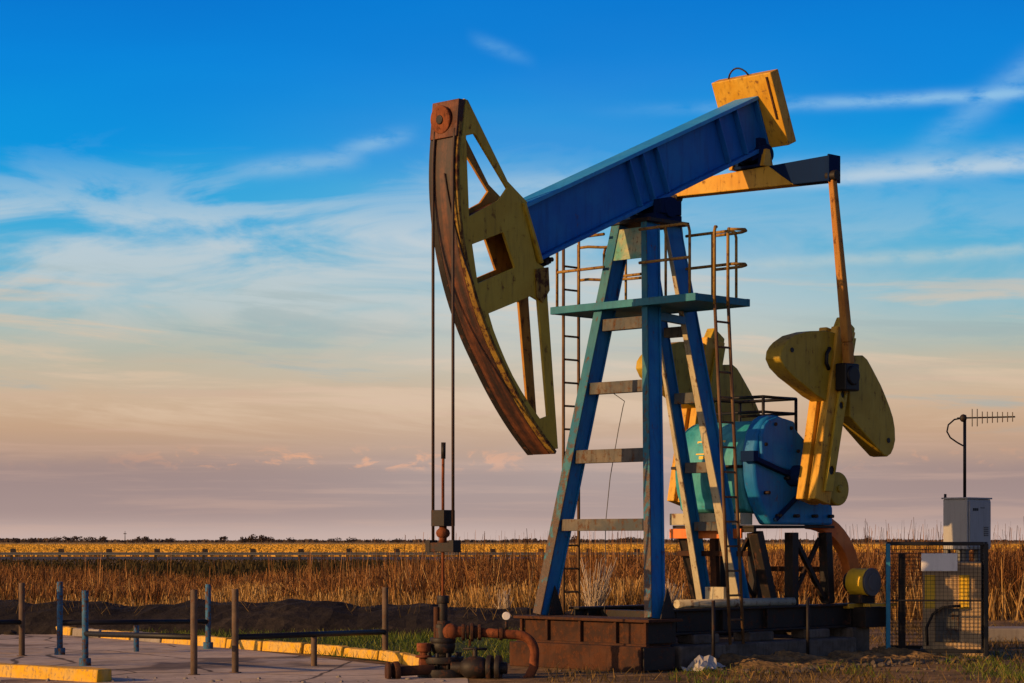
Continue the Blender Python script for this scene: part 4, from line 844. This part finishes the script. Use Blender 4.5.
fence('leftmost pipe railing running out of the picture from one brown post', [(-6.76,31.03,1.01,'post'),(-9.4,28.6,1.0,'post')], [((-6.76,31.03,0.47),(-9.4,28.6,0.45))])

# ------------------------------------------------------------------ kerb stones
def kerb(p, q, w, h, label, group, m='kerb'):
    p = Vector((p[0],p[1],0)); q = Vector((q[0],q[1],0)); d = (q-p); L = d.length; ang = math.atan2(d.y, d.x)
    b = MB(); b.hexa([(0,0,-0.03),(L,0,-0.03),(L,w,-0.03),(0,w,-0.03),(0,0.02,h),(L,0.02,h),(L,w,h),(0,w,h)])
    bmesh.ops.subdivide_edges(b.bm, edges=[e for e in b.bm.edges if e.calc_length() > L*0.9], cuts=9)
    for v in b.bm.verts: v.co += Vector((0, random.uniform(-.006,.006), random.uniform(-.012,.006) if v.co.z > 0 else 0))
    o = b.build('kerb_stone', m, bevel=0.018); o.location = p; o.rotation_euler = (0,0,ang); tag(o, label, 'kerb stone', group); return o
path = [Vector(p) for p in ((-11.5,43.6),(-9.2,40.45),(-7.61,37.9),(-5.73,35.4),(-3.81,32.73),(-2.46,31.1),(-1.76,29.9),(-1.05,28.0))]
seg = [(path[i+1]-path[i]).length for i in range(len(path)-1)]; tot = sum(seg)
def at(s):
    for i, L in enumerate(seg):
        if s <= L or i == len(seg)-1: return path[i].lerp(path[i+1], min(1, s/L))
        s -= L
n = int(tot/1.04); KG = 'yellow kerb stones along the far edge of the pad'
for i in range(n):
    a_, b_ = at(i*tot/n), at((i+1)*tot/n-random.uniform(0.03, 0.09)); 
    grey = i in (7, 9)
    kerb(a_, b_, 0.16, random.uniform(0.125, 0.15), 'bare grey kerb stone among the yellow ones' if grey else 'yellow painted kerb stone in the far row', 'bare kerb stones in the far row' if grey else KG, 'concrete' if grey else 'kerb')
kerb((-7.9,27.75),(-4.66,25.22), 0.24, 0.15, 'big yellow kerb beam in the near left corner of the pad', None)

# ------------------------------------------------------------------ wire cage with its unit, control cabinet, antenna, block
cg = thing('wire_cage', 'black framed wire mesh cage with one blue corner post right of the pump', 'cage', (5.10, 30.5, 0), R(-9))
CW, CD, CH = 1.30, 1.0, 1.55
for x, y, m in ((0,0,'cagepost'),(CW,0,'black'),(0,CD,'black'),(CW,CD,'black')): par('post', MB().box((x-0.03,y-0.03,0),(x+0.03,y+0.03,CH)), m, cg)
for z in (CH, 0.10):
    for p, q in (((0.03,0,z),(CW-0.03,0,z)),((0.03,CD,z),(CW-0.03,CD,z)),((0,0.03,z),(0,CD-0.03,z)),((CW,0.03,z),(CW,CD-0.03,z))):
        par('frame_bar', MB().beam(p, q, 0.045, 0.05), 'black', cg)
par('frame_bar', MB().beam((0.03,0,0.78),(CW-0.03,0,0.78), 0.02, 0.02), 'black', cg)
def mesh_panel(p, q):
    p = Vector(p); q = Vector(q); b = MB(); L = (q-p).length; nn = int(L/0.055)
    for i in range(1, nn): c = p.lerp(q, i/nn); b.tube([c+Vector((0,0,0.12)), c+Vector((0,0,CH-0.03))], 0.0034, 4, False)
    for i in range(1, 27): z = 0.12+(CH-0.15)*i/27; b.tube([p+Vector((0,0,z)), q+Vector((0,0,z))], 0.0034, 4, False)
    return b
for p, q in (((0,0,0),(CW,0,0)),((0,CD,0),(CW,CD,0)),((0,0,0),(0,CD,0)),((CW,0,0),(CW,CD,0))): par('mesh_panel', mesh_panel(p, q), 'black', cg, 0)
par('sign_plate', MB().box((0.44,-0.03,1.18),(0.92,-0.015,1.42)), 'white', cg, 0.004, 'blank white plate wired to the mesh')
iu = thing('equipment_cabinet', 'tan sheet metal cabinet with two yellow straps inside the wire cage', 'cabinet', (5.66, 30.95, 0), R(-9))
par('body', MB().box((0,0,0.10),(0.78,0.42,1.30)).box((-0.03,-0.03,0),(0.81,0.45,0.098)), 'tan', iu, 0.012)
for x in (0.02, 0.48): par('strap', MB().box((x,-0.022,0.66),(x+0.14,-0.002,1.12)), 'brightyellow', iu, 0.004)
par('door', MB().box((0.16,-0.028,0.20),(0.48,-0.003,0.66)), 'galv', iu, 0.006)
par('hose', MB().tube([(0.05,-0.10,0.15),(0.04,-0.12,0.40),(0.12,-0.12,0.58),(0.26,-0.12,0.68),(0.50,-0.10,0.70)], 0.02, 8), 'black', iu, 0)
par('side_column', MB().box((-0.34,0.1,0),(-0.24,0.2,1.42)), 'dark', iu)
cb = thing('control_cabinet', 'grey control cabinet with a vent and a mast on top behind the cage', 'cabinet', (6.76, 33.4, 0), R(45))
par('body', MB().box((0,0,1.46),(0.62,0.43,2.21)), 'grey', cb, 0.012)
par('roof', MB().box((-0.02,-0.02,2.212),(0.64,0.45,2.235)), 'grey', cb, 0.006)
dr = par('door', MB().box((0.03,-0.024,1.49),(0.59,-0.002,2.18)), 'grey', cb, 0.006)
b = MB()
for i in range(5): b.box((0.40,-0.034,1.66+0.03*i),(0.51,-0.0245,1.678+0.03*i))
par('vent', b, 'dgrey', dr, 0)
b = MB()      # small dark maker's mark, too small to read
for x in (0.11, 0.16, 0.21): b.box((x,-0.028,2.035),(x+0.04,-0.0245,2.075))
b.box((0.31,-0.028,2.075),(0.42,-0.0245,2.085)); par('badge', b, 'black', dr, 0)
par('stand', MB().box((0.06,0.06,0),(0.14,0.14,1.458)).box((0.38,0.38,0),(0.46,0.46,1.458)).box((0.38,0.06,0),(0.46,0.14,1.458)).box((0.06,0.38,0),(0.14,0.46,1.458)), 'dgrey', cb)
par('eyelet', MB().cyl((0.03,0.41,2.235),(0.03,0.41,2.29), 0.02, 8), 'black', cb, 0)
par('mast', MB().cyl((0.02,0.06,2.20),(0.02,0.06,3.46), 0.024, 12), 'black', cb, 0)
an = thing('yagi_antenna', 'yagi antenna with short rods clamped to the top of the cabinet mast', 'antenna', (6.732, 33.456, 3.41))
par('boom', MB().beam((-0.12,-0.04,0),(0.74,-0.04,0.02), 0.022, 0.022), 'black', an, 0)
for i in range(9):
    x = 0.10+0.075*i; hL = 0.13 if i < 2 else 0.095-0.003*i
    par('antenna_rod', MB().cyl((x,-0.053,0.005+0.0016*i-hL),(x,-0.053,0.005+0.0016*i+hL), 0.007, 6), 'galv', an, 0)
b = MB(); b.ball((-0.03,-0.04,0.0), 0.055, (1,1,1.1)); par('clamp', b, 'dark', an, 0)
par('feed_cable', MB().tube([(-0.05,-0.03,0.0),(-0.16,-0.03,-0.02),(-0.25,-0.03,-0.10),(-0.27,-0.03,-0.20),(-0.22,-0.03,-0.29),(-0.12,-0.03,-0.36),(-0.03,-0.03,-0.41)], 0.012, 8), 'dark', an, 0)
o = MB().box((7.0,35.2,0),(8.6,36.0,0.22)).build('concrete_block', 'concrete', bevel=0.03); tag(o, 'low grey concrete block on the grass right of the cage', 'concrete block')

# ------------------------------------------------------------------ bare shrubs by the reeds
def shrub(x, y, h, label, nb=26):
    t = thing('bare_shrub', label, 'shrub', (x, y, 0)); b = MB()
    for i in range(nb):
        a_ = random.uniform(0, 6.28); s = random.uniform(.12,.55)*h*0.6; hh_ = h*random.uniform(.55,1)
        p0 = Vector((0,0,0)); p2 = Vector((s*math.cos(a_), s*math.sin(a_), hh_)); p1 = p2*0.5+Vector((random.uniform(-.06,.06), random.uniform(-.06,.06), hh_*0.08))
        b.tube([p0, p1, p2], 0.016, 5, r2=0.006)
        for j in range(3):
            f = random.uniform(.45,.9); q = p0.lerp(p2, f); b.tube([q, q+Vector((random.uniform(-.2,.2), random.uniform(-.2,.2), random.uniform(.1,.3)))*h*0.5], 0.006, 4, r2=0.003)
    par('twigs', b, 'paletwig', t, 0)
shrub(1.42, 39.0, 1.30, 'pale bare shrub growing between the legs of the samson post')
shrub(2.9, 41.5, 0.9, 'bare shrub behind the rear legs of the post')
shrub(-0.15, 41.5, 0.7, 'low bare shrub on the soil bank left of the post')

# ------------------------------------------------------------------ render settings
S.render.engine = 'CYCLES'
S.cycles.max_bounces = 6; S.cycles.use_denoising = True
